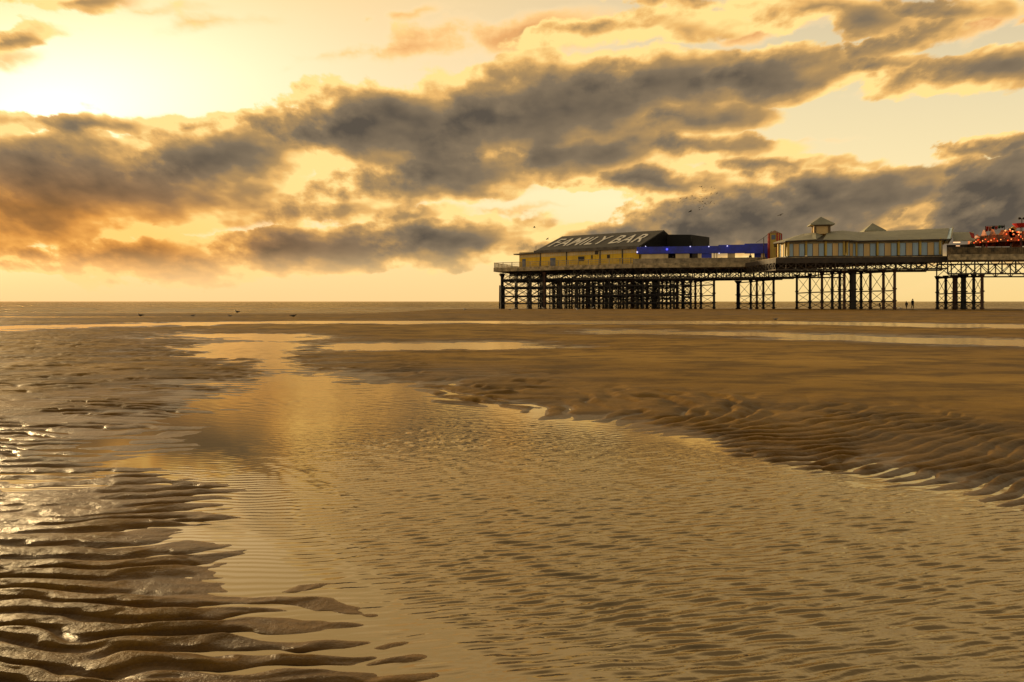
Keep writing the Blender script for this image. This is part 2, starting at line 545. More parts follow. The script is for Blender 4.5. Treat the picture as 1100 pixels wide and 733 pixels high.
# rows: close together near the viewer
rows = [-400, -150, -60, -25, -10, -4, -1.5, 0.0, 0.6, 1.0, 1.4, 1.8]
pyv = 324 + 1284.0 / 2.15
while pyv > 341.0:
    rows.append(EYE * FPX / (pyv - HZ)); pyv -= 0.62 if pyv > 450 else (0.42 if pyv > 375 else 0.3)
while rows[-1] < 430:
    rows.append(rows[-1] * 1.012)
rows = np.array(rows)
s_in = np.linspace(-0.78, 0.78, 900)
s_mid = np.linspace(0.79, 1.7, 70); s_out = np.array([2.2, 3, 4.5, 7])
cols = np.concatenate([-s_out[::-1], -s_mid[::-1], s_in, s_mid, s_out])
Ye = np.maximum(np.abs(rows), 1.2)[:, None]
S = cols[None, :]
X = S * (Ye + 10 * np.maximum(np.abs(S) - 1.7, 0))
Y = np.repeat(rows[:, None], len(cols), 1)
Z, SD, RT = beach_height(X, Y)
nr, nc = X.shape
co = np.empty((nr * nc, 3), np.float32)
co[:, 0] = X.ravel(); co[:, 1] = Y.ravel(); co[:, 2] = Z.ravel()
idx = np.arange(nr * nc, dtype=np.int32).reshape(nr, nc)
quads = np.stack([idx[:-1, :-1], idx[:-1, 1:], idx[1:, 1:], idx[1:, :-1]], -1).reshape(-1, 4)
me = bpy.data.meshes.new('beach')
me.vertices.add(len(co)); me.vertices.foreach_set('co', co.ravel())
me.loops.add(quads.size); me.loops.foreach_set('vertex_index', quads.ravel())
me.polygons.add(len(quads))
me.polygons.foreach_set('loop_start', np.arange(0, quads.size, 4, dtype=np.int32))
me.polygons.foreach_set('use_smooth', np.ones(len(quads), bool))
me.update(calc_edges=True)
# dampness of the sand: set by how far it stands above and away from the standing water
damp = (1 - sst(0.0, 0.035, Z)) * 0.55 + 0.5 * (1 - sst(0.8, 5.5, SD))
damp = np.where(Y > 60, 0.35, damp)
damp = np.clip(damp + 0.10 * (1 - RT) * (1 - 0.8 * sst(12, 26, Y)) + 0.45 * fbm(X * 0.10, Y * 0.22, 101, 4) + 0.12, 0, 1)
at_ = me.attributes.new('damp', 'FLOAT', 'POINT'); at_.data.foreach_set('value', damp.astype(np.float32).ravel())
del co, quads

sand = bpy.data.materials.new('wet_sand'); sand.use_nodes = True
T = NT(sand.node_tree); bs = sand.node_tree.nodes['Principled BSDF']
tc = T.node('ShaderNodeTexCoord'); ov = tc.outputs['Object']
at2 = T.node('ShaderNodeAttribute', attribute_name='damp')
dm = at2.outputs['Fac']
big = T.noise(T.v('MULTIPLY', ov, (0.12, 0.3, 1.0)), 1.0, 5.0, 0.6)['Fac']
grain = T.noise(ov, 60.0, 6.0, 0.75)['Fac']
mid = T.noise(T.v('MULTIPLY', ov, (2.2, 4.5, 1.0)), 1.0, 5.0, 0.6)['Fac']
dry = T.mix(T.rng(big, 0.35, 0.65), (0.29, 0.174, 0.034, 1), (0.45, 0.275, 0.056, 1))
dry = T.mix(T.rng(mid, 0.35, 0.7, 0.0, 0.4), dry, (0.17, 0.095, 0.042, 1))
dry = T.mix(T.rng(grain, 0.45, 0.68, 0.0, 0.55), dry, (0.12, 0.07, 0.035, 1))
st = T.noise(T.v('MULTIPLY', ov, (0.5, 0.8, 1.0)), 1.0, 8.0, 0.68)['Fac']
dry = T.mix(T.rng(st, 0.46, 0.60, 0.0, 0.70), dry, (0.085, 0.050, 0.020, 1))
wetc = T.mix(1.0, dry, (0.48, 0.40, 0.27, 1), 'MULTIPLY')
T.put(bs.inputs['Base Color'], T.mix(dm, dry, wetc))
T.put(bs.inputs['Roughness'], T.m('ADD', T.rng(dm, 0.3, 1.0, 0.6, 0.33), T.rng(grain, 0.3, 0.7, -0.04, 0.06)))
T.put(bs.inputs['Specular IOR Level'], T.rng(dm, 0.93, 1.0, 0.04, 0.20))
bp = T.node('ShaderNodeBump'); bp.inputs['Distance'].default_value = 1.0
# small relief: grains, worm casts and, further out, ripples finer than the mesh
far = T.sep(ov)[1]
fr = T.noise(T.v('MULTIPLY', ov, (1.3, 5.0, 1.0)), 1.0, 4.0, 0.6)['Fac']
hgt = T.m('ADD', T.m('MULTIPLY', grain, 0.0030), T.m('MULTIPLY', mid, 0.004))
hgt = T.m('ADD', hgt, T.m('MULTIPLY', T.noise(ov, 14.0, 5.0, 0.65)['Fac'], 0.011))
hgt = T.m('ADD', hgt, T.m('MULTIPLY', fr, T.rng(far, 8.0, 30.0, 0.0, 0.11)))
T.put(bp.inputs['Height'], hgt)
T.put(bs.inputs['Normal'], bp.outputs[0])
beach = link('beach', me, sand)
tag(beach, kind='structure', label='wet rippled brown sand of the beach at low tide')


# ------------------------------------------------------------------ water sheets
def water_mat(name, tint, calm, wl, amp, stretch=2.0, rot=18.0, rough=0.03, deep=None, gcol=1.0, ior=1.34):
    m = bpy.data.materials.new(name); m.use_nodes = True
    T = NT(m.node_tree); T.n.clear()
    tc = T.node('ShaderNodeTexCoord'); p = tc.outputs['Object']
    mp = T.node('ShaderNodeMapping'); mp.inputs['Rotation'].default_value = (0, 0, R(-rot)); mp.inputs['Scale'].default_value = (1.0 / wl / stretch, 1.0 / wl, 1)
    T.put(mp.inputs[0], p)
    wob = T.noise(p, 0.8, 2.0, 0.5)['Color']
    vec = T.v('ADD', mp.outputs[0], T.v('MULTIPLY', T.v('SUBTRACT', wob, (0.5, 0.5, 0.5)), (1.5, 1.5, 0)))
    n1 = T.noise(vec, 1.0, 5.0, 0.6)['Fac']
    n2 = T.noise(T.v('MULTIPLY', vec, (1.6, 1.2, 1)), 2.1, 2.0, 0.5)['Fac']
    n3 = T.noise(p, 0.25, 3.0, 0.55)['Fac']
    ridge = T.m('SUBTRACT', 0.5, T.m('ABSOLUTE', T.m('SUBTRACT', n1, 0.5)))
    hh = T.m('ADD', T.m('ADD', T.m('MULTIPLY', n1, 0.5), T.m('MULTIPLY', ridge, 0.8)), T.m('MULTIPLY', n2, 0.35))
    gust = T.rng(n3, 0.35, 0.65, 0.7, 1.15)
    if calm:
        ra = T.node('ShaderNodeAttribute', attribute_name='ruffle')
        gust = T.m('MULTIPLY', gust, ra.outputs['Fac'])
    hh = T.m('MULTIPLY', T.m('MULTIPLY', hh, gust), amp)
    b = T.node('ShaderNodeBump'); b.inputs['Distance'].default_value = 1.0
    T.put(b.inputs['Height'], hh)
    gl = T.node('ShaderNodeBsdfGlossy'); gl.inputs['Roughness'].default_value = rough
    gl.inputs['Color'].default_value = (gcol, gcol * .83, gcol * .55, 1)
    T.put(gl.inputs['Normal'], b.outputs[0])
    if calm:
        # wavelets too small for the sheet's own relief spread the reflection further out
        T.put(gl.inputs['Roughness'], T.rng(T.sep(p)[1], 6.0, 20.0, rough, 0.20))
    if deep is None:
        tr = T.node('ShaderNodeBsdfTransparent'); tr.inputs['Color'].default_value = tint
    else:
        tr = T.node('ShaderNodeBsdfDiffuse'); tr.inputs['Color'].default_value = deep
    fz = T.node('ShaderNodeFresnel'); fz.inputs['IOR'].default_value = ior
    T.put(fz.inputs['Normal'], b.outputs[0])
    mx = T.node('ShaderNodeMixShader')
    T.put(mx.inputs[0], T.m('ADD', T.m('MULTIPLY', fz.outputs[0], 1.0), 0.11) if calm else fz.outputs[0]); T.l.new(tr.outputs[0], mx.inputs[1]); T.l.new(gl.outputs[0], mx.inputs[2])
    o = T.node('ShaderNodeOutputMaterial'); T.l.new(mx.outputs[0], o.inputs[0])
    return m


def sheet(name, pts, z, mat, label):
    mb = MB(); mb.poly([(x, y, z) for x, y in pts])
    o = mb.build(name, mat)
    return tag(o, label=label, kind='structure')


wr = [0.7, 1.1, 1.5, 1.9]
pyv = 324 + 1284.0 / 2.2
while pyv > 344.5:
    wr.append(EYE * FPX / (pyv - HZ)); pyv -= 0.62 if pyv > 420 else 0.4
wr = np.array(wr)
wc = np.concatenate([np.linspace(-1.7, -0.75, 60)[:-1], np.linspace(-0.75, 0.75, 900), np.linspace(0.75, 1.7, 60)[1:]])
WY = np.repeat(wr[:, None], len(wc), 1); WX = wc[None, :] * WY + np.sign(wc[None, :]) * np.maximum(np.abs(wc[None, :]) - 0.75, 0) * 3
wsd = poly_sd(WX + 0.15 * fbm(WX, WY, 5), WY + 0.2 * fbm(WX, WY, 9), [gp(*p) for p in POOLS[0]])
slant = WX / WY + 0.10 * fbm(WX * 0.5, WY * 0.3, 111, 3)
ruf = sst(-0.34, -0.10, slant)
ruf = 0.12 + 0.50 * sst(8, 12, WY) * (1 - ruf) + 0.88 * ruf
ruf = ruf * (0.12 + 0.88 * sst(0.15, 1.5, -wsd))
ruf = np.where(WY > 20, np.minimum(ruf, 0.6 - 0.3 * sst(20, 34, WY)), ruf)
mod = 0.78 + 0.42 * sst(-0.45, 0.45, fbm(WX * 3.8, WY * 5.5, 121, 2))
gustw = 0.85 + 0.3 * sst(-0.4, 0.4, fbm(WX * 0.35, WY * 0.25, 123, 2))
wpa = 0.11 * fbm(WX * 1.3, WY * 1.2, 125, 2) + 0.055 * fbm(WX * 3.1, WY * 3.1, 126, 2)
wpb = 0.11 * fbm(WX * 1.5 + 5, WY * 1.3, 127, 2) + 0.05 * fbm(WX * 3.3, WY * 2.9 + 4, 128, 2)


def wtrain(deg, lam_, wp):
    c_, s_ = math.cos(R(deg)), math.sin(R(deg))          # deg: heading of the crest line
    q_ = (-s_ * WX + c_ * WY + wp) / lam_ * 2 * math.pi
    return np.sin(q_ + 0.35 * np.sin(q_))


lw = 0.15 + 0.0 * WY
farf = sst(9, 22, WY)
WZ = 0.0043 * ((1 - farf) * (0.56 * wtrain(15, 0.080, wpa * .55) + 0.42 * wtrain(29, 0.098, wpb * .6) + 0.20 * wtrain(21, 0.160, wpa) + 0.26 * wtrain(6, 0.058, wpb * .5)) + farf * 2.0 * 1.5 * (0.62 * wtrain(12, 0.40, wpa) + .4 * wtrain(26, 0.33, wpb))) * mod * gustw
WZ = WZ * ruf + 0.00085 * wtrain(4, 0.075, wpa * .7) * (0.5 + mod * .5) * (1 - farf) * (0.4 + 0.6 * sst(0.1, 1.0, -wsd)) * (1 - sst(6, 10, WY))
me = bpy.data.meshes.new('tidal_pool_water')
idx = np.arange(WX.size).reshape(WX.shape)
me.from_pydata(np.stack([WX, WY, WZ], -1).reshape(-1, 3).tolist(), [], np.stack([idx[:-1, :-1], idx[:-1, 1:], idx[1:, 1:], idx[1:, :-1]], -1).reshape(-1, 4).tolist())
ra_ = me.attributes.new('ruffle', 'FLOAT', 'POINT'); ra_.data.foreach_set('value', ruf.astype(np.float32).ravel())
me.polygons.foreach_set('use_smooth', [True] * len(me.polygons))
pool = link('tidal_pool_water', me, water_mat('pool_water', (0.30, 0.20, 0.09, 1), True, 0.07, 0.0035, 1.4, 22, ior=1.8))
tag(pool, kind='structure', label='shallow tidal pool lying in the sand in front of the viewer')
sheet('shore_channel_water', [(-140, 84), (-2, 84), (-2, 122), (-140, 122)], -0.50,
      water_mat('channel_water', (0.62, 0.50, 0.32, 1), False, 0.3, 0.006, 2.5, 5),
      'pale strip of shallow water behind the sand bar')
sr = 128 * (1500 / 128) ** np.linspace(0, 1, 620)
sc = np.linspace(-1.5, 1.5, 420)
SYY = np.repeat(sr[:, None], len(sc), 1); SXX = sc[None, :] * (SYY + 20)
fade = 1 - sst(900, 1500, SYY)
big_ = fbm(SXX * 0.035, SYY * 0.09, 131, 3); sm_ = fbm(SXX * 0.11, SYY * 0.30, 133, 3)
sw = np.sin((SYY + 10 * fbm(SXX * 0.01, SYY * 0.02, 135, 2)) / 21.0 * 2 * np.pi)
SZ = -1.1 + fade * (0.32 * np.maximum(big_, -0.6) + 0.22 * sm_ + 0.10 * sw) * (0.45 + 0.55 * sst(150, 260, SYY))
foam = sst(0.10, 0.34, sm_ + 0.6 * big_ + 0.3 * sw - 0.12) * (1 - sst(230, 420, SYY))
me = bpy.data.meshes.new('sea_water')
idx = np.arange(SXX.size).reshape(SXX.shape)
vs = np.stack([SXX, SYY, SZ], -1).reshape(-1, 3).tolist()
fs = np.stack([idx[:-1, :-1], idx[:-1, 1:], idx[1:, 1:], idx[1:, :-1]], -1).reshape(-1, 4).tolist()
n0 = len(vs); xe = 1.5 * 1520
vs += [(-40000, 1500, -1.1), (-xe, 1500, -1.1), (xe, 1500, -1.1), (40000, 1500, -1.1), (-40000, 45000, -1.1), (40000, 45000, -1.1), (-40000, 128, -1.1), (-1.5 * 148, 128, -1.1), (40000, 128, -1.1), (1.5 * 148, 128, -1.1)]
fs += [(n0, n0 + 1, n0 + 2, n0 + 3, n0 + 5, n0 + 4), (n0 + 6, n0 + 7, n0 + 1, n0), (n0 + 9, n0 + 8, n0 + 3, n0 + 2)]
me.from_pydata(vs, [], fs); me.update()
fo_ = me.attributes.new('foam', 'FLOAT', 'POINT'); fo_.data.foreach_set('value', np.concatenate([foam.ravel(), np.zeros(10)]).astype(np.float32))
me.polygons.foreach_set('use_smooth', [True] * len(me.polygons))
sm = water_mat('sea_surface', None, False, 4.0, 0.6, 3.0, 4, rough=0.20, deep=(0.06, 0.042, 0.02, 1), gcol=0.85)
T = NT(sm.node_tree)
fa = T.node('ShaderNodeAttribute', attribute_name='foam')
mixn = [q for q in T.n if q.bl_idname == 'ShaderNodeMixShader'][0]; outn = [q for q in T.n if q.bl_idname == 'ShaderNodeOutputMaterial'][0]
fd = T.node('ShaderNodeBsdfDiffuse'); fd.inputs['Color'].default_value = (0.55, 0.46, 0.34, 1)
m2 = T.node('ShaderNodeMixShader'); T.put(m2.inputs[0], T.m('MULTIPLY', fa.outputs['Fac'], 0.85)); T.l.new(mixn.outputs[0], m2.inputs[1]); T.l.new(fd.outputs[0], m2.inputs[2]); T.l.new(m2.outputs[0], outn.inputs[0])
sea = link('sea_water', me, sm); tag(sea, kind='structure', label='low brown sea with small dark waves reaching the horizon')


# ------------------------------------------------------------------ pier
def ground_z(x, y):
    z, _, _ = beach_height(np.array([[float(x)]]), np.array([[float(y)]]))
    return float(z[0, 0])


IRON = pmat('black_iron', (0.022, 0.016, 0.012), 0.6, 0.25, 1.5, spec=0.3)
RUST = pmat('rusted_iron', (0.10, 0.045, 0.022), 0.75, 0.3, 2.0)
DECKM = pmat('weathered_timber', (0.52, 0.40, 0.22), 0.8, 0.35, 1.2, bump=0.01)
RAILM = pmat('weathered_railing', (0.5, 0.40, 0.24), 0.7, 0.3, 1.0)
TRM = pmat('brown_girder', (0.06, 0.042, 0.026), 0.7, 0.3, 1.0)
FLOOR = EYE + 7.37          # deck surface

HA, HB, HC = at(531, 0, 176), at(680, 0, 156), at(823, 0, 151)
PA, PB = at(834, 0, 133.5), at(1018, 0, 129.0)
SA, SB = at(1018, 0, 126), at(1165, 0, 124.6)
pier = empty('pier', (HB.x, HB.y, -0.3))
tag(pier, 'long iron pier on tall dark braced columns, carrying the yellow bar and the pavilion', 'pier')


def xy(v):
    return (v.x, v.y)


deck_poly = [xy(HA), xy(HB), xy(HC), (PA.x, HC.y - 0.4), xy(PA), xy(PB), xy(SA), xy(SB), (SB.x + 2, 142), (76, 145), (72, 158), (52, 196), (14, 204), (2, 198)]
mb = MB(); mb.prism(deck_poly, FLOOR - 0.28, FLOOR)
mb.build('deck', DECKM, pier)


def lerp(a, b, t):
    return Vector((a[0] + (b[0] - a[0]) * t, a[1] + (b[1] - a[1]) * t, 0))


TRM2 = pmat('brown_parapet', (0.20, 0.14, 0.065), 0.75, 0.4, 1.0)


def railing(a, b, solid, name='railing', mat=RAILM, h=1.12, fascia=0.75, step=2.4, bal=True):
    """boarded fascia along the deck edge with a post-and-rail parapet on it"""
    a = Vector((a[0], a[1], 0)); b = Vector((b[0], b[1], 0)); L = (b - a).length
    d = (b - a) / L; n = Vector((d.y, -d.x, 0))
    mb = MB()
    z = Vector((0, 0, 1))
    mb.bar(a + n * .10 + z * (FLOOR - fascia / 2), b + n * .10 + z * (FLOOR - fascia / 2), 0.16, fascia + 0.12)
    mb.build('fascia_board', DECKM, pier)
    mb = MB()
    mb.bar(a + z * (FLOOR + h), b + z * (FLOOR + h), 0.14, 0.10)
    if not solid:
        mb.bar(a + z * (FLOOR + 0.25), b + z * (FLOOR + 0.25), 0.07, 0.06)
        mb.bar(a + z * (FLOOR + 0.70), b + z * (FLOOR + 0.70), 0.05, 0.05)
    k = 0.0
    while k <= L + 0.01:
        p = a + d * k
        mb.bar(p + z * FLOOR, p + z * (FLOOR + h + 0.10), 0.13)
        k += step
    k = 0.15
    while bal and k < L:
        p = a + d * k
        mb.bar(p + z * (FLOOR + .05), p + z * (FLOOR + h), 0.045 if not solid else 0.07)
        k += 0.3
    if solid:
        mb.bar(a - n * .06 + z * (FLOOR + h / 2), b - n * .06 + z * (FLOOR + h / 2), 0.05, h - 0.1)
    return mb.build(name, mat, pier)


railing(HA, HB, False); railing(HB, HC, True, h=0.95)
railing(SA, SB, True, mat=TRM2); railing((2, 198), HA, False)
mb = MB()
for a, b in ((xy(PA), xy(PB)), ((PA.x, HC.y), xy(PA)), (xy(PB), xy(SA))):
    a = Vector((*a, FLOOR - .45)); b = Vector((*b, FLOOR - .45)); mb.bar(a, b, 0.18, 0.75)
mb.build('fascia_board', TRM, pier)

EDGES = [(HA, HB), (HB, HC), (Vector((PA.x, HC.y - .4, 0)), PA), (PA, PB), (SA, SB)]


def truss(a, b, ztop, zbot, panel=2.3, mat=TRM, th=0.16):
    a = Vector((a[0], a[1], 0)); b = Vector((b[0], b[1], 0)); L = (b - a).length
    n = max(2, round(L / panel)); z = Vector((0, 0, 1)); mb = MB()
    mb.bar(a + z * ztop, b + z * ztop, 0.22, 0.26); mb.bar(a + z * zbot, b + z * zbot, 0.22, 0.24)
    for k in range(n):
        p = a + (b - a) * (k / n); q = a + (b - a) * ((k + 1) / n)
        mb.bar(p + z * zbot, p + z * ztop, th)
        mb.bar(p + z * zbot, q + z * ztop, th * .62); mb.bar(p + z * ztop, q + z * zbot, th * .62)
    mb.bar(b + z * zbot, b + z * ztop, th)
    return mb.build('lattice_girder', mat, pier)


ZT, ZB = FLOOR - 0.75, FLOOR - 3.0
truss(lerp(HA, HB, .60), HB, ZT, ZB + .2); truss(HB, HC, ZT, ZB + .1)
truss(HC, lerp(HC, (76, 146), .5), ZT, ZB + .1)
truss(PA, PB, ZT - .1, FLOOR - 2.05, 1.6); truss((PA.x, 150), PA, ZT, FLOOR - 2.05, 1.8)
truss(SA, SB, ZT, ZB, 2.1); truss((76, 142.6), (SB.x + 1, 140.5), ZT, ZB, 2.4)
# more girders under the deck, running the length of the pier head
for off in (7, 14, 22, 31):
    truss((lerp(HA, HB, .05).x + 2, 174 + off), (60, 152 + off * .8), ZT, ZB + .5, 3.0)
for off in (5, 10):
    truss((46, 134 + off), (72.5, 129.5 + off), ZT, FLOOR - 2.1, 2.4)


def trestle(cols, mids=(0.47,), low=True, r=0.24, topz=None, thick=(), rod=.06):
    """a row of columns across the pier with rods, ties and a cap beam; cols = [(x, y), ...]"""
    topz = topz if topz else FLOOR - 3.0
    cols = [(c[0], c[1]) for c in cols]
    g = [ground_z(*c) for c in cols]
    tr = empty('trestle', (cols[0][0], cols[0][1], g[0])); tr.parent = pier
    tr.location = Vector((cols[0][0], cols[0][1], g[0])) - pier.location
    for k, c in enumerate(cols):
        rr = r * (1.75 if k in thick else 1.0)
        mb = MB()
        mb.tube((c[0], c[1], g[k] - 0.6), (c[0], c[1], topz + .1), rr, rr * .92)
        for f in (0.02, 0.2, 0.5, 0.97):
            zz = g[k] + (topz - g[k]) * f
            mb.tube((c[0], c[1], zz), (c[0], c[1], zz + 0.22), rr * 1.45)
        mb.tube((c[0], c[1], topz - .5), (c[0], c[1], topz + .12), rr * 1.0, rr * 2.1)
        mb.build('column', IRON if (k + int(c[0])) % 3 else RUST, tr)
    mb = MB(); tbs = {}
    for k in range(len(cols) - 1):
        a = Vector((*cols[k], 0)); b = Vector((*cols[k + 1], 0))
        lv = [0.20] + list(mids) + [0.95]
        za = lambda f: Vector((0, 0, g[k] + (topz - g[k]) * f))
        zb = lambda f: Vector((0, 0, g[k + 1] + (topz - g[k + 1]) * f))
        for f in lv:
            tbs.setdefault(f, MB()).bar(a + za(f), b + zb(f), 0.13, 0.20)
        for f0, f1 in zip(lv[:-1], lv[1:]):
            mb.bar(a + za(f0), b + zb(f1), rod); mb.bar(a + za(f1), b + zb(f0), rod)
        if low:
            mb.bar(a + za(.02), b + zb(.2), 0.07); mb.bar(a + za(.2), b + zb(.02), 0.07)
    mb.build('cross_brace', IRON, tr)
    for f in tbs: tbs[f].build('tie_beam', IRON, tr)
    return tr


def pxD(lst):
    return [((p - 550) * D / FPX, D) for p, D in lst]


trestle(pxD([(1055, 127.2), (1046, 129.6), (1035, 132), (1026, 135), (1016, 138), (1007, 141)]), thick=(2, 3), topz=FLOOR - 3)
trestle([(96.5, 126.2), (96.8, 129.5), (97, 133), (97, 137), (97.2, 140.5)], topz=FLOOR - 3)
trestle(pxD([(961, 131.6), (949, 134), (935, 137), (925, 140), (915, 144)]), thick=(4,), topz=FLOOR - 2.1)
trestle(pxD([(917, 132.6), (907, 134.8), (902, 137), (894, 140), (883, 144), (870, 150), (856, 157)]), thick=(0,), topz=FLOOR - 2.2)
trestle(pxD([(831, 150.6), (820, 155), (813, 160), (806.5, 166), (793, 172.5)]), thick=(4,), topz=FLOOR - 3)
trestle(pxD([(767, 152.8), (753, 159), (747, 164.5), (742, 170), (733, 177)]), mids=(.45, .80), topz=FLOOR - 3)
rngp = random.Random(3)
heads = [-2.2, .9, 4.0, 7.1, 10.2, 13.3, 16.3, 19.4, 22.5, 25.6, 28.7, 31.7, 34.6]
front = lambda x: (176 - (x + 3.8) * 0.72 + .6) if x < HB.x else (156.3 - (x - HB.x) * .2)
head_tr = []
for i, hx in enumerate(heads):
    y0 = front(hx); back = 200 - max(0, 2 - i) * 3
    n = 6; step = (back - y0) / (n if i > 3 else n)
    cs = [(hx + rngp.uniform(-.25, .25), y0 + (0.55 + 0.9 * k / n) * step * k) for k in range(n + 1)]
    trestle(cs, mids=(.38, .56, .76), thick=(2,) if i % 3 == 0 else ((1, 4) if i % 3 == 1 and i > 2 else ()), r=.20, rod=.10, topz=FLOOR - 1.3 if i < 4 else FLOOR - 2.9)
    head_tr.append(cs)
# rods between neighbouring trestles of the pier head
mb = MB(); tb = MB()
for i in range(len(heads) - 1):
    for k in (0, 2, 4):
        mb = MB(); tb = MB()
        a, b = head_tr[i][k], head_tr[i + 1][k]
        g = ground_z(*a); t = FLOOR - 2.6
        a = Vector((*a, 0)); b = Vector((*b, 0)); z = Vector((0, 0, 1))
        lv = [g + (t - g) * f for f in (.2, .45, .74, 1.0)]
        for q in lv:
            mb.bar(a + z * q, b + z * q, .16, .26)
        for q0, q1 in zip(lv[:-1], lv[1:]):
            mb.bar(a + z * q0, b + z * q1, .09); mb.bar(a + z * q1, b + z * q0, .09)
        mb.bar(a + z * (t), b + z * (FLOOR - .8), .07); mb.bar(b + z * (t), a + z * (FLOOR - .8), .07)
        mb.build('brace_panel', IRON, pier)
# fender pile at the seaward corner
c = at(538.5, 0, 177.5); g = ground_z(c.x, c.y)
mb = MB(); mb.bar((c.x - .15, c.y, g - .5), (c.x - .1, c.y, g + 5.4), 0.75, 0.6); mb.bar((c.x + .55, c.y + .3, g - .5), (c.x + .55, c.y + .3, g + 5.2), .5)
mb.build('fender_pile', IRON, pier)

# ------------------------------------------------------------------ the bar at the pier head
YEL = pmat('yellow_boards', (0.88, 0.56, 0.02), 0.6, 0.10, 0.8, streak=True)
CREAM = pmat('cream_boards', (0.78, 0.60, 0.30), 0.65, 0.15, 0.7, streak=True)
TARB = pmat('dark_roof_sheet', (0.020, 0.017, 0.014), 0.65, 0.3, 0.5, bump=0.01)
TARK = pmat('black_cladding', (0.008, 0.006, 0.005), 0.8, 0.3, 0.6)
EAVE = pmat('grey_eave_board', (0.14, 0.12, 0.09), 0.7, 0.3, 0.8)
WHT = pmat('white_roof_paint', (0.75, 0.71, 0.63), 0.6, 0.12, 1.5)
BLU = pmat('blue_fascia', (0.03, 0.05, 0.55), 0.5, 0.22, 0.7)
BLUD = pmat('dull_blue_door', (0.12, 0.16, 0.24), 0.6, 0.15, 1)
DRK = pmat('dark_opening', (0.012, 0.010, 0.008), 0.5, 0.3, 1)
GREYR = pmat('grey_green_roof', (0.31, 0.30, 0.215), 0.6, 0.16, 0.6, streak=False)
PBLUE = pmat('pale_blue_panel', (0.36, 0.50, 0.62), 0.55, 0.12, 0.6, streak=True)
PCREAM = pmat('sand_cream_panel', (0.70, 0.48, 0.19), 0.55, 0.12, 0.6, streak=True)
PYEL = pmat('yellow_pilaster', (0.55, 0.38, 0.06), 0.55, 0.15, 0.6, streak=True)
RED = pmat('red_paint', (0.42, 0.022, 0.010), 0.5, 0.2, 1)

u = Vector((0.784, -0.621, 0)); n = Vector((0.621, 0.784, 0)); ZV = Vector((0, 0, 1))
E1 = Vector((25.1, 158.0, 0)); E0 = E1 - u * 25.8
EH = EYE + 10.95
bar_ = empty('bar_building', (E0.x, E0.y, FLOOR))
tag(bar_, 'low yellow boarded bar with a dark roof lettered in white at the pier head', 'building')
w0 = E0 + n * .5 - u * 4.4; w1 = E1 + n * .5 + u * .2
# wall: lower yellow boards, upper cream boards, closed at both ends
mb = MB()
wb = w0 + n * 16; we = w1 + n * 16
for a, b in ((w0, w1), (w0, wb)):
    a = a.copy(); b = b.copy(); d = (b - a).normalized()
    mb.bar(a + ZV * (FLOOR + 1.15), b + ZV * (FLOOR + 1.15), .2, 2.3, 0)
    mb.bar(a + ZV * (FLOOR + 2.92), b + ZV * (FLOOR + 2.92), .2, 1.2, 1)
    L = (b - a).length; k = 0.0
    out = Vector((d.y, -d.x, 0)) if a == w0 and b == w1 else Vector((-d.y, d.x, 0))
    while k < L:
        p = a + d * k + out * .11
        mb.bar(p + ZV * (FLOOR + .02), p + ZV * (FLOOR + 3.5), .05, .05, 0)
        k += .6
mb.build('wall', [YEL, CREAM], bar_)
mb = MB()
for px_ in (581, 609, 645, 669):
    t = ((px_ - 550) / FPX); # solve position along the wall seen in that column
    k = (t * w0.y - w0.x) / (u.x - t * u.y)
    p = w0 + u * k - n * .16
    mb = MB(); mb.bar(p + ZV * FLOOR, p + ZV * (FLOOR + 3.5), .28, .16)
    mb.build('wall_post', EAVE, bar_)


def wall_piece(name, px0, px1, z0, z1, mat, th=.10, parent=bar_):
    ks = []
    for p_ in (px0, px1):
        t = (p_ - 550) / FPX
        ks.append((t * w0.y - w0.x) / (u.x - t * u.y))
    a = w0 + u * ks[0] - n * .15; b = w0 + u * ks[1] - n * .15
    mb = MB(); mb.bar(a + ZV * (FLOOR + (z0 + z1) / 2), b + ZV * (FLOOR + (z0 + z1) / 2), th, z1 - z0)
    return mb.build(name, mat, parent)


wall_piece('door', 591.5, 597, 0.05, 2.0, BLUD); wall_piece('door', 561.5, 565, 0.05, 2.0, BLUD)
wall_piece('window', 621.5, 628, 1.1, 2.05, DRK); wall_piece('vent', 639.5, 643, 2.35, 3.05, TRM)
wall_piece('vent', 635.5, 637, 1.5, 2.2, DRK); wall_piece('vent', 652.5, 655.5, 1.45, 2.2, TRM)
# roof with a sloping hip at the seaward end
R0 = E0 + n * 10.65; R1 = E1 + n * 10.65
RH = EYE + 14.9
e0 = E0 + ZV * EH; e1 = E1 + ZV * EH; r0 = R0 + ZV * RH; r1 = R1 + ZV * RH
b0 = E0 + n * 21.3 + ZV * EH; b1 = E1 + n * 21.3 + ZV * EH
mb = MB()
dn = ZV * .25
for ring in ([e0, e1, r1, r0], [r0, r1, b1, b0], [b0, e0, r0]):
    mb.hexa([p - dn for p in ring], ring)
roof = mb.build('roof', TARB, bar_)
mb = MB(); mb.bar(e0 - ZV * .18 - n * .12, e1 - ZV * .18 - n * .12, .16, .62); mb.build('eave_board', EAVE, bar_)
c0 = E0 - u * 5.4 + ZV * (EH - .38); c1 = E0 + u * 1.2 + ZV * (EH - .30)
mb = MB(); ring = [c0 - n * .5, c1 - n * .5, c1 + n * 16, c0 + n * 16]
mb.hexa([p - ZV * .22 for p in ring], ring); mb.build('flat_roof', EAVE, bar_)
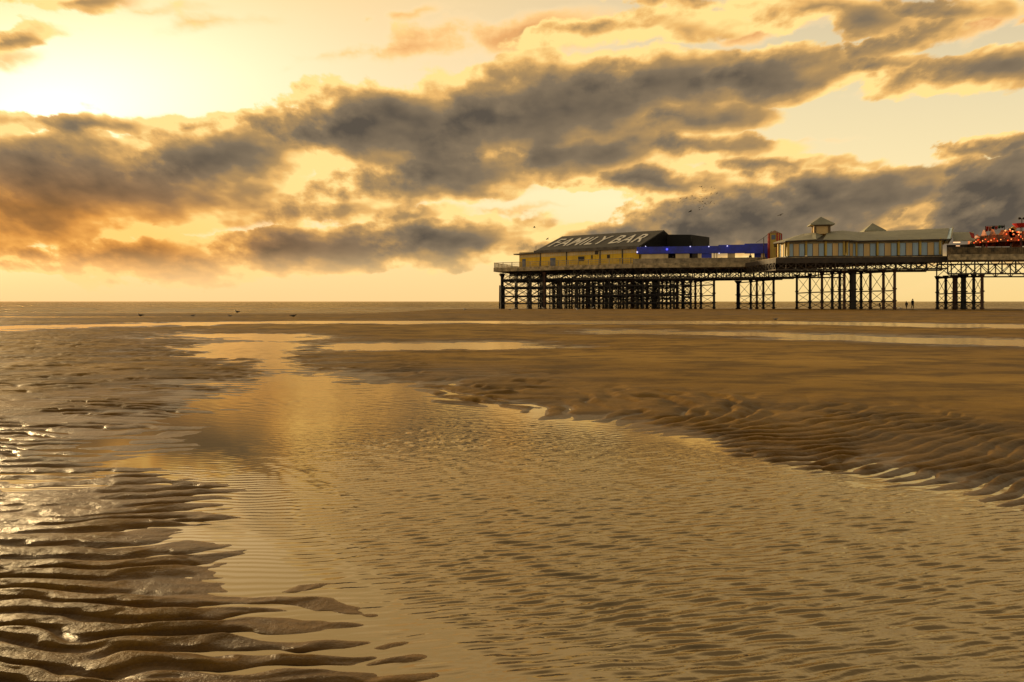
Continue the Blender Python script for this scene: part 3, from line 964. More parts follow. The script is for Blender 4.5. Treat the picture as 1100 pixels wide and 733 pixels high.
# black gable and the boxy plant room behind it
mb = MB()
ge = e1 + u * .15; gr = r1 + u * .15; gb = b1 + u * .15
mb.hexa([Vector((p.x, p.y, FLOOR)) for p in (ge, gr, gb)], [ge - dn, gr - dn, gb - dn]); mb.build('gable_wall', TARK, bar_)
mb = MB()
q0 = at(716, 0, 166.6); q1 = at(742, 0, 164); q2 = q1 + n * 9; q3 = q0 + n * 9
mb.hexa([Vector((p.x, p.y, FLOOR)) for p in (q0, q1, q2, q3)], [Vector((q0.x, q0.y, EYE + 14.0)), Vector((q1.x, q1.y, EYE + 13.75)), Vector((q2.x, q2.y, EYE + 13.8)), Vector((q3.x, q3.y, EYE + 14.0))])
q4 = q1 + Vector((.01, 0, 0)); q5 = at(744, 0, 163.8)
mb.prism([xy(q4), xy(q5), xy(q5 + n * 6), xy(q4 + n * 6)], FLOOR, EYE + 12.4)
mb.build('plant_room', TARK, bar_)
# roof lettering lies on the slope
up = (r0 - e0).normalized()


def lettering(text, org, du, dv, size, width, mat, name, parent, lift=.06, th=.02, bold=.03):
    cu = bpy.data.curves.new('lettering', 'FONT'); cu.body = text; cu.size = size; cu.offset = bold
    cu.extrude = th; cu.space_character = 1.06
    to = bpy.data.objects.new('tmp', cu); COL.objects.link(to)
    bpy.context.view_layer.update()
    me = bpy.data.meshes.new_from_object(to)
    bpy.data.objects.remove(to)
    xs = [v.co.x for v in me.vertices]; x0, x1 = min(xs), max(xs)
    nn = du.cross(dv).normalized()
    for v in me.vertices:
        x = (v.co.x - x0) / (x1 - x0) * width
        v.co = org + du * x + dv * v.co.y + nn * (v.co.z + lift)
    return link(name, me, mat, parent)


lettering('FAMILY BAR', e0 + u * 1.5 + up * 3.1, u, up, 8.3, 23.0, WHT, 'lettering', roof, bold=.05)
# thin mast at the end
p = w0 + u * 1.5 + n * 4
mb = MB(); mb.tube(p + ZV * (EH - .4), p + ZV * (EH + 1.5), .05); mb.build('mast', IRON, bar_)

# ------------------------------------------------------------------ blue-fronted arcade
BA = at(684, 0, 156.4 + 1.6); BB = at(829, 0, 152.6); BA.z = BB.z = 0.0
arc = empty('arcade', (BA.x, BA.y, FLOOR))
tag(arc, 'long low arcade with a deep blue fascia between the bar and the pavilion', 'building')


def on_line(a, b, px_):
    t = (px_ - 550) / FPX; d = b - a
    k = (t * a.y - a.x) / (d.x - t * d.y)
    return Vector((a.x + d.x * k, a.y + d.y * k, 0))


mb = MB()
for a_, b_, z0, z1, off in ((684, 744, 2.05, 3.42, 0), (743.8, 772, 2.0, 3.42, .02), (771.8, 800, 1.95, 3.60, .04), (799.8, 825, 1.85, 3.78, 0), (813, 829, .5, 3.3, 1.6)):
    a = on_line(BA, BB, a_); b = on_line(BA, BB, b_); a.y += off; b.y += off
    mb.bar(a + ZV * (FLOOR + (z0 + z1) / 2), b + ZV * (FLOOR + (z0 + z1) / 2), .2, z1 - z0)
fas = mb.build('fascia', BLU, arc)
mb = MB(); ring = [BA + Vector((0, .3, 0)), BB + Vector((-1, 1.8, 0)), BB + Vector((-1, 12, 0)), BA + Vector((9, 12, 0))]
mb.hexa([p + ZV * (FLOOR + 3.1) for p in ring], [p + ZV * (FLOOR + 3.3) for p in ring]); mb.build('roof', TARB, arc)
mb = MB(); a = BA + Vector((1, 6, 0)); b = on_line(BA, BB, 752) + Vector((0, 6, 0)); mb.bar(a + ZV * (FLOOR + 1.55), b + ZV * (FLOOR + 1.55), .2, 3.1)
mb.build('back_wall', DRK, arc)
for a_, b_, mt in ((689, 718, CREAM), (726, 741, CREAM), (744, 750, TRM), (750, 754, CREAM), (767, 768.2, CREAM), (770, 771, CREAM), (782, 790, CREAM), (818, 822, CREAM), (754, 765, BLU)):
    a = on_line(BA, BB, a_) + Vector((0, .3, 0)); b = on_line(BA, BB, b_) + Vector((0, .3, 0))
    mb = MB(); mb.bar(a + ZV * (FLOOR + 1.0), b + ZV * (FLOOR + 1.0), .12, 2.0); mb.build('panel', mt, arc)
LAMPB = pmat('blue_lamp_glow', (0.1, 0.1, 0.6), 0.4, emit=((0.10, 0.12, 1.0, 1), 1.0))
LAMPW = pmat('white_lamp_glow', (0.6, 0.6, 0.7), 0.4, emit=((0.75, 0.7, 1.0, 1), 1.0))


def ball(name, c, r, mat, parent=None, sc=(1, 1, 1), seg=10):
    me = bpy.data.meshes.new(name); bm = bmesh.new()
    bmesh.ops.create_uvsphere(bm, u_segments=seg, v_segments=max(6, seg - 2), radius=r)
    for v in bm.verts:
        v.co = Vector((v.co.x * sc[0], v.co.y * sc[1], v.co.z * sc[2])) + Vector(c)
    for f in bm.faces: f.smooth = True
    bm.to_mesh(me); bm.free()
    return link(name, me, mat, parent)


for px_, py_, mt, r_ in ((716.5, 268, LAMPB, .22), (693.5, 264.8, LAMPW, .10), (741.5, 265, LAMPW, .11), (761.5, 265, LAMPW, .11), (781.3, 264.4, LAMPW, .11), (684.5, 271, LAMPW, .16), (772.5, 272.3, LAMPW, .1)):
    p = on_line(BA, BB, px_); D = p.y - .25
    q = at(px_, py_, D); ball('lamp', q, r_, mt, arc)
# steel pole and stay wire beside the tower
p = at(820.4, 0, 150); mb = MB(); mb.tube((p.x, p.y, FLOOR), (p.x, p.y, at(0, 255, 150).z), .07)
mb.tube(at(820.4, 255.5, 150), at(829, 248.5, 150.5), .035); mb.tube(at(820.4, 255.5, 150), at(812, 261, 151), .035)
mb.build('flood_mast', IRON); tag(bpy.data.objects['flood_mast'], 'thin dark mast with stay wires rising over the blue fascia', 'mast')

# ------------------------------------------------------------------ red and yellow tower
tc_ = at(832.4, 0, 149.3); hw = .92
tow = empty('striped_tower', (tc_.x, tc_.y, FLOOR), 0)
tag(tow, 'small square tower painted in red and yellow upright bands beside the pavilion', 'tower')
th = R(-34); ca, sa = math.cos(th), math.sin(th)
crn = [Vector((tc_.x + x * ca - y * sa, tc_.y + x * sa + y * ca, 0)) for x, y in ((-hw, -hw), (hw, -hw), (hw, hw), (-hw, hw))]
topz = EYE + (HZ - 251) * 149.3 / FPX
mb = MB(); mb.prism([xy(c) for c in crn], FLOOR, topz, 0)
for k in range(4):
    a, b = crn[k], crn[(k + 1) % 4]; d = (b - a).normalized(); o_ = Vector((d.y, -d.x, 0)) * .03
    for f0, f1 in ((0.0, .2), (.8, 1.0)):
        p = a + (b - a) * ((f0 + f1) / 2) + o_
        mb.bar(p + ZV * (FLOOR + .1), p + ZV * (topz - .02), (b - a).length * .2, .06, 1)
mb.build('wall', [PYEL, RED], tow)
ap = Vector((tc_.x, tc_.y, EYE + (HZ - 247.6) * 149.3 / FPX))
mb = MB()
er = [Vector((tc_.x, tc_.y, 0)) + (c - Vector((tc_.x, tc_.y, 0))) * 1.12 + ZV * topz for c in crn]
for k in range(4): mb.poly([er[k], er[(k + 1) % 4], ap])
mb.poly(er); mb.build('roof', pmat('rust_roof', (.22, .12, .06), .7), tow)
for k in (0, 1):
    a, b = crn[k], crn[(k + 1) % 4]; mbb = MB(); d = (b - a).normalized(); m_ = (a + b) / 2 + Vector((d.y, -d.x, 0)) * .05
    mbb.bar(m_ - d * .35 + ZV * (topz - .75), m_ + d * .35 + ZV * (topz - .75), .06, .8); mbb.build('window', BLUD, tow)

# ------------------------------------------------------------------ pavilion
pav = empty('pavilion', (48, 136, FLOOR))
tag(pav, 'pavilion with pale blue and cream bays, grey-green roofs and a small cupola', 'building')
V_ = lambda px_, D: Vector(((px_ - 550) * D / FPX, D, 0))
A0 = V_(836.5, 137.6); A1 = V_(845, 134.6); A2 = V_(908, 132.4); A3 = V_(920, 134.0); A4 = V_(1011.5, 130.2)
A5 = A4 + Vector((5.2, 10.5, 0)); A6 = A0 + Vector((4.5, 9, 0))
wallz = FLOOR + 2.75
# base plinth and frieze
mb = MB()
seq = [A0, A1, A2, A3, A4, A5]
for a, b in zip(seq[:-1], seq[1:]):
    mb.bar(a + ZV * (FLOOR + .12), b + ZV * (FLOOR + .12), .34, .24)
mb.build('plinth', TRM, pav)
mb = MB()
for a, b in zip(seq[:-1], seq[1:]):
    mb.bar(a + ZV * (wallz - .22), b + ZV * (wallz - .22), .22, .44)
mb.bar(A5 + ZV * (FLOOR + 1.4), A6 + Vector((5, 2, 0)) + ZV * (FLOOR + 1.4), .2, 2.7)
mb.build('frieze', pmat('frieze_boards', (.30, .25, .13), .65, .2, 1), pav)


def bay(a, b, pil_left=True):
    d = (b - a).normalized(); L = (b - a).length; o_ = Vector((d.y, -d.x, 0))
    mb = MB()
    spans = [(0.0, .33, 0), (.33, .68, 1), (.68, 1.0, 0)]
    for f0, f1, mi in spans:
        p = a + d * L * f0; q = a + d * L * f1
        mb.bar(p + ZV * (FLOOR + 1.3), q + ZV * (FLOOR + 1.3), .12 + .02 * mi, 2.1, mi)
        # framing rails between the panels
        mb.bar(q - d * .03 + o_ * .09 + ZV * (FLOOR + .26), q - d * .03 + o_ * .09 + ZV * (FLOOR + 2.34), .07, .05, 2)
    mb.build('bay_panel', [PBLUE, PCREAM, EAVE], pav)


def pilaster(p, d):
    mb = MB(); o_ = Vector((d.y, -d.x, 0))
    q = p + o_ * .14
    mb.bar(q + ZV * (FLOOR + .30), q + ZV * (wallz - .02), .30, .34)
    mb.bar(q + ZV * (wallz - .25), q + o_ * .5 + ZV * (wallz + .1), .2, .2)
    mb.build('pilaster', PYEL, pav)


for a, b, nb in ((A0, A1, 1), (A1, A2, 3), (A2, A3, 1), (A3, A4, 4), (A4, A5, 2)):
    d = (b - a).normalized(); L = (b - a).length
    for k in range(nb):
        bay(a + d * (L * k / nb + .2), a + d * (L * (k + 1) / nb - .2))
    for k in range(nb + 1):
        if (a is A3 and k == 0) or (a is A4 and k == 0): continue
        pilaster(a + d * (L * k / nb + (0.25 if k == 0 else -.25 if k == nb else 0)), d)
# roofs
ez = wallz + .05
RZ = EYE + (HZ - 248.4) * 139.0 / FPX
ov = .75


def outp(p, o, dz=0.0):
    return Vector((p.x + o[0], p.y + o[1], ez + dz))


B0 = outp(A0, (-1.0, -.2)); B1 = outp(A1, (-.5, -.9)); B2 = outp(A2, (.3, -.9)); B3 = outp(A3, (0, -.9)); B4 = outp(A4, (.4, -.9))
rl = Vector((*xy(V_(863, 141)), RZ - .3)); rm = Vector((*xy(V_(906, 139)), RZ + .1)); rm2 = Vector((*xy(V_(922, 140)), RZ - .1))
rr_ = Vector((*xy(V_(1019.5, 136.2)), EYE + (HZ - 245.2) * 136.2 / FPX))
bl = outp(A0 + Vector((2.5, 10, 0)), (0, 0)); bl2 = Vector((A2.x, 147, ez)); br = Vector((A5.x + 1.2, A5.y + .6, ez))
# valley notch below the cupola
v1 = on_line(B1, B2, 876.5); v2 = on_line(B1, B2, 884); v1.z = ez + .18; v2.z = ez + .1
vt = Vector((*xy(V_(889, 138.6)), RZ - .25)); vi = Vector((*xy(V_(884, 138.4)), RZ - .75))
mb = MB()


def slab(ring, t=.12):
    mb.hexa([p - ZV * t for p in ring], ring)


slab([B0, B1, rl]); slab([bl, B0, rl])
slab([B1, v1, vi, vt + Vector((-2, .2, 0)), rl]); slab([v2, B2, rm, vt]); slab([B2, B3, rm2, rm]); slab([B3, B4, rr_, rm2])
slab([rl, rm, bl2, bl]); slab([rm, rm2, rr_, br, bl2])
roofp = mb.build('roof', GREYR, pav)
mb = MB(); mb.hexa([v1 - ZV * .3, v2 - ZV * .3, vt - ZV * .5, vi - ZV * .4], [v1 - ZV * .15, v2 - ZV * .15, vt - ZV * .3, vi - ZV * .2]); mb.build('valley_shadow_sheet', DRK, pav)  # dark sheet laid in the notch to stand for the shadow there
mb = MB()
for a, b in ((B0, B1), (B1, v1), (v2, B2), (B2, B3), (B3, B4)):
    mb.bar(a - ZV * .12, b - ZV * .12, .12, .2)
mb.build('gutter', TRM, pav)
# gable end with pediment
ge2 = Vector((A4.x + 6.3, A4.y + 10.9, ez + .02))
mb = MB(); off = Vector((.35, -.3, 0))
mb.hexa([B4 + off * 0, ge2, rr_ + Vector((.1, 0, -.05))], [B4 + off, ge2 + off, rr_ + off]); mb.build('gable', PBLUE, pav)
mb = MB(); mb.bar(B4 + off * 1.3, rr_ + off * 1.3 + ZV * .05, .18, .22); mb.bar(rr_ + off * 1.3 + ZV * .05, ge2 + off * 1.3, .18, .22); mb.bar(B4 + off * 1.3, ge2 + off * 1.3, .14, .16)
mb.build('bargeboard', GREYR, pav)


def pyramid(c, half, ez_, az_, th, name, mat, parent, ov_=.16):
    ca, sa = math.cos(th), math.sin(th)
    ring = [Vector((c.x + x * ca - y * sa, c.y + x * sa + y * ca, ez_)) for x, y in ((-half, -half), (half, -half), (half, half), (-half, half))]
    mb = MB(); apx = Vector((c.x, c.y, az_))
    low = [p - ZV * ov_ for p in ring]
    for k in range(4):
        mb.poly([ring[k], ring[(k + 1) % 4], apx]); mb.poly([low[k], low[(k + 1) % 4], ring[(k + 1) % 4], ring[k]])
    mb.poly(low)
    return mb.build(name, mat, parent)


cc = V_(881.8, 139.5)
zz = lambda y_, D: EYE + (HZ - y_) * D / FPX
cup = empty('cupola', (0, 0, 0)); cup.parent = pav; cup.location = Vector((cc.x, cc.y, zz(251, 139.5))) - pav.location
th = R(-12)
ca, sa = math.cos(th), math.sin(th); hb = 1.18
ring = [(cc.x + x * ca - y * sa, cc.y + x * sa + y * ca) for x, y in ((-hb, -hb), (hb, -hb), (hb, hb), (-hb, hb))]
mb = MB(); mb.prism(ring, zz(252, 139.5), zz(242, 139.5)); mb.build('cupola_wall', PCREAM, cup)
mb = MB()
for c in ring: mb.bar((c[0], c[1], zz(252, 139.5)), (c[0], c[1], zz(242.1, 139.5)), .34)
mb.bar((*ring[0], zz(243, 139.5)), (*ring[1], zz(243, 139.5)), .32, .3)
mb.build('corner_post', pmat('dark_ochre', (.16, .10, .04), .7), cup)
pyramid(cc, 2.0, zz(241.6, 139.5), zz(233, 139.5), th, 'cupola_roof', GREYR, cup)
pyramid(V_(937.3, 145), 1.85, zz(248.6, 145), zz(239.8, 145), R(-10), 'roof_lantern', GREYR, pav)

# ------------------------------------------------------------------ kiosk and ride at the landward side
kk = empty('kiosk', tuple(V_(1034, 134)[:2]) + (FLOOR,))
tag(kk, 'low dark kiosk with a plain grey-green roof between the pavilion and the ride', 'kiosk')
k0 = V_(1024, 133); k1 = V_(1047, 131.5)
mb = MB(); mb.bar(k0 + Vector((0, 2, 0)) + ZV * (FLOOR + 1.1), k1 + Vector((0, 2, 0)) + ZV * (FLOOR + 1.1), .2, 2.2); mb.bar(k1 + ZV * (FLOOR + 1.1), k1 + Vector((0, 2, 0)) + ZV * (FLOOR + 1.1), .2, 2.2); mb.build('wall', TRM, kk)
mb = MB(); a = k0 + ZV * zz(258.5, 133); b = k1 + ZV * zz(258, 131.5); c = V_(1046, 137) + ZV * zz(249.4, 137); d_ = V_(1023, 138) + ZV * zz(249.6, 138)
mb.hexa([p - ZV * .15 for p in (a, b, c, d_)], [a, b, c, d_]); mb.build('roof', GREYR, kk)
KL = pmat('warm_strip_light', (.8, .5, .3), .4, emit=((1.0, .55, .25, 1), 1.3))
mb = MB(); a = V_(1024, 132.6) + ZV * zz(260.6, 132.6); b = V_(1031.5, 132.2) + ZV * zz(260.5, 132.2); mb.bar(a, b, .1, .16)
a = V_(1027, 132.6) + ZV * zz(264.3, 132.6); b = V_(1031, 132.2) + ZV * zz(264.3, 132.2); mb.bar(a, b, .1, .1); mb.build('strip_light', KL, kk)

ride = empty('fairground_ride', tuple(V_(1085, 133)[:2]) + (FLOOR,))
tag(ride, 'fairground ride with a scalloped red and orange canopy dotted with lamps', 'ride')
rc = V_(1092, 136); rc.z = 0
ORG = pmat('orange_canopy', (.62, .15, .035), .55, .45, 1.4); BRN = pmat('brown_canopy', (.30, .13, .055), .6, .5, 1.0)
# rounding board: a ring of panels with ragged painted crests
Rr = 7.2; NB = 30
mb = MB(); crest = MB()
rr2 = random.Random(11)
for k in range(NB):
    a0 = 2 * math.pi * k / NB; a1 = 2 * math.pi * (k + 1) / NB
    p = Vector((rc.x + Rr * math.cos(a0), rc.y + Rr * math.sin(a0), 0)); q = Vector((rc.x + Rr * math.cos(a1), rc.y + Rr * math.sin(a1), 0))
    zl = zz(259.2, 130); zh = zz(251.2, 130)
    mb.bar(p + ZV * (zl + zh) / 2, q + ZV * (zl + zh) / 2, .12, zh - zl, k % 2)
    am = (a0 + a1) / 2; cm = Vector((rc.x + (Rr + .05) * math.cos(am), rc.y + (Rr + .05) * math.sin(am), 0)); d = (q - p).normalized()
    hh_ = rr2.uniform(.3, 1.0)
    crest.hexa([cm - d * .6 + ZV * (zh - .1), cm + d * .6 + ZV * (zh - .1), cm + d * .6 + ZV * (zh - .1) + Vector((.06 * math.cos(am), .06 * math.sin(am), 0))],
               [cm - d * .15 + ZV * (zh + hh_), cm + d * .2 + ZV * (zh + hh_ * .9), cm + d * .2 + ZV * (zh + hh_ * .9) + Vector((.06 * math.cos(am), .06 * math.sin(am), 0))])
mb.build('rounding_board', [BRN, ORG], ride); crest.build('crest', ORG, ride)
mb = MB(); apx = Vector((rc.x, rc.y, zz(247.5, 136)))
for k in range(NB):
    a0 = 2 * math.pi * k / NB; a1 = 2 * math.pi * (k + 1) / NB
    mb.poly([Vector((rc.x + Rr * math.cos(a0), rc.y + Rr * math.sin(a0), zz(253, 130))), Vector((rc.x + Rr * math.cos(a1), rc.y + Rr * math.sin(a1), zz(253, 130))), apx])
mb.build('canopy', BRN, ride)
for k in range(8):
    a0 = 2 * math.pi * (k + .4) / 8
    mb = MB(); p = (rc.x + Rr * .93 * math.cos(a0), rc.y + Rr * .93 * math.sin(a0))
    mb.tube((*p, FLOOR), (*p, zz(259, 130)), .14); mb.build('post', RED, ride)
mb = MB(); mb.tube((rc.x, rc.y, FLOOR), (rc.x, rc.y, zz(253, 136)), .8, .6, 12); mb.build('centre_drum', ORG, ride)
mb = MB(); mb.tube((rc.x, rc.y, FLOOR + .05), (rc.x, rc.y, FLOOR + .55), Rr, Rr, 30); mb.build('platform', TRM, ride)
# painted finial group over the front of the ride
fin = MB()
for (px_, py_, w_, h_, m_) in ((1083, 252, 2.2, 4.4, 0), (1087.5, 250, 1.6, 5, 1), (1091, 252, 1.8, 3.5, 0), (1085, 246.5, 1.2, 1.6, 2), (1089.5, 245.5, 1.1, 2, 1), (1094, 251, 1.2, 2.2, 0)):
    c = at(px_, py_, 129.2); k_ = 129.2 / FPX
    rg = [(0, .5), (.32, .3), (.5, 0), (.38, -.42), (0, -.5), (-.38, -.42), (-.5, 0), (-.32, .3)]
    fr_ = [Vector((c.x + a * w_ * k_ * 5, c.y, c.z + b * h_ * k_ * 2.2)) for a, b in rg]
    fin.hexa(fr_, [p + Vector((0, .3 + .05 * m_, 0)) for p in fr_], m_)
fin.build('finial', [ORG, PYEL, BLUD], ride)
BULB = pmat('red_lamp_glow', (.5, .05, .02), .4, emit=((1.0, .10, .02, 1), 1.5)); BULO = pmat('orange_lamp_glow', (.5, .2, .05), .4, emit=((1.0, .35, .10, 1), 1.6))
for k in range(46):
    a0 = math.pi * (1.0 + k / 46.0) + .02
    p = Vector((rc.x + (Rr + .16) * math.cos(a0), rc.y + (Rr + .16) * math.sin(a0), zz(258.2 - (k * 7 % 3) * 1.3, 130)))
    ball('lamp', p, .09, (BULB, BULO, BULB)[k % 3], ride, seg=8)
for k in range(14):
    p = at(1080 + rr2.uniform(0, 17), 246 + rr2.uniform(0, 9), 128.9); ball('lamp', p, .11, (BULO, BULB)[k % 2], ride, seg=8)
# red pennant at the tip of the crest
mb = MB(); c = at(1045, 255, 131.5); pts = [at(1041.5, 249.3, 131.5), at(1046.5, 251, 131.5), at(1047, 256.5, 131.5), at(1044, 255.5, 131.5)]
mb.hexa(pts, [p + Vector((0, .1, 0)) for p in pts]); mb.build('crest', RED, ride)

# flags strung on a line
GRN = pmat('green_flag', (.03, .12, .03), .7); BLK = pmat('black_flag', (.015, .015, .012), .7); ORF = pmat('orange_flag', (.55, .17, .06), .7)
fl = empty('flag_line', tuple(at(1068, 243, 133.5)))
tag(fl, 'row of red, orange, black and green flags flying on a line over the ride', 'flags')
mb = MB(); mb.tube((at(1058.5, 0, 133.5).x, 133.5, zz(254, 131)), at(1058.5, 243, 133.5), .05); mb.tube((at(1079, 0, 133.5).x, 133.5, zz(250, 131)), at(1079, 241.5, 133.5), .05); mb.tube(at(1058.5, 243.2, 133.5), at(1079, 242, 133.5), .025)
mb.build('pole', IRON, fl)
for k, mt in enumerate((RED, ORF, BLK, RED, GRN, BLK)):
    x0 = 1058.7 + k * 3.35; mb = MB()
    yt = 243.4 - .22 * k + .3 * (k % 2); hgt_ = 5.2 - .55 * k
    a = [at(x0, yt, 133.5), at(x0 + 1.1, yt + .1, 133.3), at(x0 + 2.2, yt, 133.7), at(x0 + 3.2, yt - .1, 133.4)]
    b = [at(x0 + .2, yt + hgt_, 133.4), at(x0 + 1.3, yt + hgt_ + .5, 133.7), at(x0 + 2.3, yt + hgt_ - .2, 133.3), at(x0 + 3.0, yt + hgt_ - .5, 133.6)]
    for j in range(3):
        rg = [a[j], a[j + 1], b[j + 1], b[j]]
        mb.hexa(rg, [p + Vector((0, .03, 0)) for p in rg])
    mb.build('flag', mt, fl)

um = empty('parasol', tuple(V_(1096, 127.6)[:2]) + (FLOOR,))
tag(um, 'bright red inverted canopy on a thin pole in front of the ride', 'canopy')
c = at(1096, 240.5, 127.6); mb = MB(); NS = 12
rim = [Vector((c.x + 1.15 * math.cos(2 * math.pi * k / NS), c.y + 1.15 * math.sin(2 * math.pi * k / NS), zz(240.3, 127.6))) for k in range(NS)]
low = [Vector((c.x + .55 * math.cos(2 * math.pi * k / NS), c.y + .55 * math.sin(2 * math.pi * k / NS), zz(244.6, 127.6))) for k in range(NS)]
mb.hexa(low, rim); mb.build('canopy', pmat('bright_red_cloth', (.62, .02, .012), .6), um)
mb = MB(); mb.tube((c.x, c.y, FLOOR), (c.x, c.y, zz(244.4, 127.6)), .05); mb.build('pole', IRON, um)

lampst = empty('lamp_standard', tuple(V_(1097.6, 127)[:2]) + (FLOOR,))
tag(lampst, 'tall thin lamp standard with two dark round heads at the edge of the ride', 'lamp post')
p = V_(1097.6, 127); mb = MB(); mb.tube((p.x, p.y, FLOOR), (p.x, p.y, zz(235, 127)), .09, .06)
mb.tube(at(1095.2, 235.2, 127), at(1100, 235.2, 127), .05); mb.build('pole', IRON, lampst)
for q in (1095.2, 1100): ball('lamp_head', at(q, 234.8, 127), .24, IRON, lampst, sc=(1, 1, .8))


# ------------------------------------------------------------------ people
def figure(name, base, H, face, mats, pose, label, cat='person', group=None, parent_z=None):
    """one continuous skinned body with jacket, trousers and hair as its children"""
    root = empty(name, base, face)
    tag(root, label, cat, group)
    k = H / 1.75
    J = dict(pelvis=(0, 0, .95), belly=(0, .0, 1.08), chest=(0, .01, 1.32), neck=(0, .0, 1.48), head=(0, .03, 1.60), crown=(0, .02, 1.72),
             shl=(-.19, 0, 1.42), ell=(-.25, -.02, 1.13), wrl=(-.24, .10, .90), hal=(-.24, .13, .80),
             shr=(.19, 0, 1.42), elr=(.25, -.02, 1.13), wrr=(.24, .10, .90), har=(.24, .13, .80),
             hipl=(-.10, 0, .90), knl=(-.11, .12, .50), anl=(-.11, .02, .09), tol=(-.11, .20, .03),
             hipr=(.10, 0, .90), knr=(.11, -.02, .49), anr=(.11, -.22, .10), tor=(.11, -.06, .03))
    J.update(pose)
    rad = dict(pelvis=.13, belly=.125, chest=.145, neck=.055, head=.10, crown=.07, shl=.07, ell=.045, wrl=.032, hal=.035, shr=.07, elr=.045, wrr=.032, har=.035,
               hipl=.095, knl=.06, anl=.045, tol=.035, hipr=.095, knr=.06, anr=.045, tor=.035)
    EB = [('pelvis', 'belly'), ('belly', 'chest'), ('chest', 'neck'), ('neck', 'head'), ('head', 'crown'), ('chest', 'shl'), ('shl', 'ell'), ('ell', 'wrl'), ('wrl', 'hal'),
          ('chest', 'shr'), ('shr', 'elr'), ('elr', 'wrr'), ('wrr', 'har'), ('pelvis', 'hipl'), ('hipl', 'knl'), ('knl', 'anl'), ('anl', 'tol'), ('pelvis', 'hipr'), ('hipr', 'knr'), ('knr', 'anr'), ('anr', 'tor')]

    def skin(nm, edges, grow, mat):
        ks = []
        for a, b in edges:
            for q in (a, b):
                if q not in ks: ks.append(q)
        me = bpy.data.meshes.new(nm)
        me.from_pydata([tuple(c * k for c in J[q]) for q in ks], [(ks.index(a), ks.index(b)) for a, b in edges], [])
        o = bpy.data.objects.new(nm, me); COL.objects.link(o)
        sk = o.modifiers.new('skin', 'SKIN'); sk.use_smooth_shade = True
        ss = o.modifiers.new('sub', 'SUBSURF'); ss.levels = 1; ss.render_levels = 1
        for i, q in enumerate(ks):
            r = (rad[q] + grow) * k
            me.skin_vertices[0].data[i].radius = (r, r)
            me.skin_vertices[0].data[i].use_root = (i == 0)
        bpy.context.view_layer.update()
        dg = bpy.context.evaluated_depsgraph_get()
        me2 = bpy.data.meshes.new_from_object(o.evaluated_get(dg))
        bpy.data.objects.remove(o)
        me2.materials.clear(); me2.materials.append(mat)
        o2 = bpy.data.objects.new(nm, me2); COL.objects.link(o2); o2.parent = root
        return o2
    skin('body', EB, 0, mats[0])
    skin('jacket', [e for e in EB if e[0] in ('pelvis', 'belly', 'chest', 'shl', 'ell', 'shr', 'elr') and e[1] in ('belly', 'chest', 'shl', 'ell', 'wrl', 'shr', 'elr', 'wrr')], .03, mats[1])
    skin('trousers', [e for e in EB if e[1] in ('hipl', 'knl', 'anl', 'hipr', 'knr', 'anr')], .018, mats[2])
    h = [Vector(J['head']) * k + Vector((0, -.02, .03)) * k, Vector(J['crown']) * k]
    ball('hair', (h[0] + h[1]) / 2, .115 * k, mats[3], None, sc=(.95, 1.05, 1.0))
    hr = bpy.data.objects[-1] if False else None
    for o in COL.objects:
        if o.name.startswith('hair') and o.parent is None:
            o.parent = root
    return root


SKIN = pmat('skin', (.35, .18, .11), .5, .05); BLKC = pmat('dark_coat', (.02, .018, .016), .8); NAV = pmat('dark_trousers', (.03, .026, .024), .8); REDC = pmat('dull_red_coat', (.13, .035, .02), .8)
GRYC = pmat('grey_coat', (.10, .085, .06), .8); HAIR = pmat('dark_hair', (.02, .013, .008), .6); LTR = pmat('pale_trousers', (.28, .22, .14), .8)


def on_sand(px_, D, z=None):
    x = (px_ - 550) * D / FPX
    return (x, D, ground_z(x, D) if z is None else z)


figure('person', on_sand(980.3, 143), 1.80, R(200), (SKIN, BLKC, NAV, HAIR),
       dict(ell=(-.27, -.03, 1.15), wrl=(-.17, .13, 1.02), hal=(-.13, .17, .98)), 'taller walker in a dark coat on the sand beyond the pier')
figure('person', on_sand(973.8, 143), 1.42, R(130), (SKIN, GRYC, LTR, HAIR),
       dict(head=(0, .10, 1.58), crown=(0, .12, 1.69), knl=(-.11, .2, .52), anl=(-.11, .26, .1), tol=(-.11, .42, .05), anr=(.11, -.32, .14), tor=(.11, -.2, .05)), 'smaller walker in pale trousers striding beside the dark-coated walker')
figure('person', on_sand(945.6, 138.5), 1.2, R(90), (SKIN, REDC, NAV, HAIR),
       dict(chest=(0, .12, 1.2), neck=(0, .18, 1.34), head=(0, .25, 1.42), crown=(0, .28, 1.52), shl=(-.19, .14, 1.3), shr=(.19, .14, 1.3), ell=(-.22, .2, 1.02), elr=(.22, .2, 1.02), wrl=(-.2, .33, .84), wrr=(.2, .33, .84), hal=(-.2, .36, .75), har=(.2, .36, .75)),
       'small figure in a dull red coat stooping beside a pier column')
for i, (px_, D, hh_, lb) in enumerate(((1056, 127.6, 1.72, 'figure in dark clothes standing at the parapet left of the ride posts'),
                                       (1076, 127.4, 1.35, 'short figure in a dull red coat behind the parapet under the ride lights'),
                                       (1085.6, 127.4, 1.85, 'tall figure in a dark coat behind the parapet under the ride finials'),
                                       (723, 156.8, 1.7, 'figure in dark clothes in the gap of the arcade front under the blue fascia'),
                                       (806, 151.9, 1.7, 'figure in dark clothes by the open arcade front near the tower'))):
    figure('person', (((px_ - 550) * D / FPX), D, FLOOR), hh_, R(160 + 40 * i), (SKIN, (BLKC, REDC)[i == 1], NAV, HAIR), {}, lb)


# ------------------------------------------------------------------ gulls on the sand
GW = pmat('white_feathers', (.70, .68, .62), .7, .05); GG = pmat('grey_feathers', (.16, .155, .15), .7, .1); GB = pmat('yellow_beak', (.5, .3, .05), .5); GD = pmat('dark_feathers', (.03, .025, .02), .7)


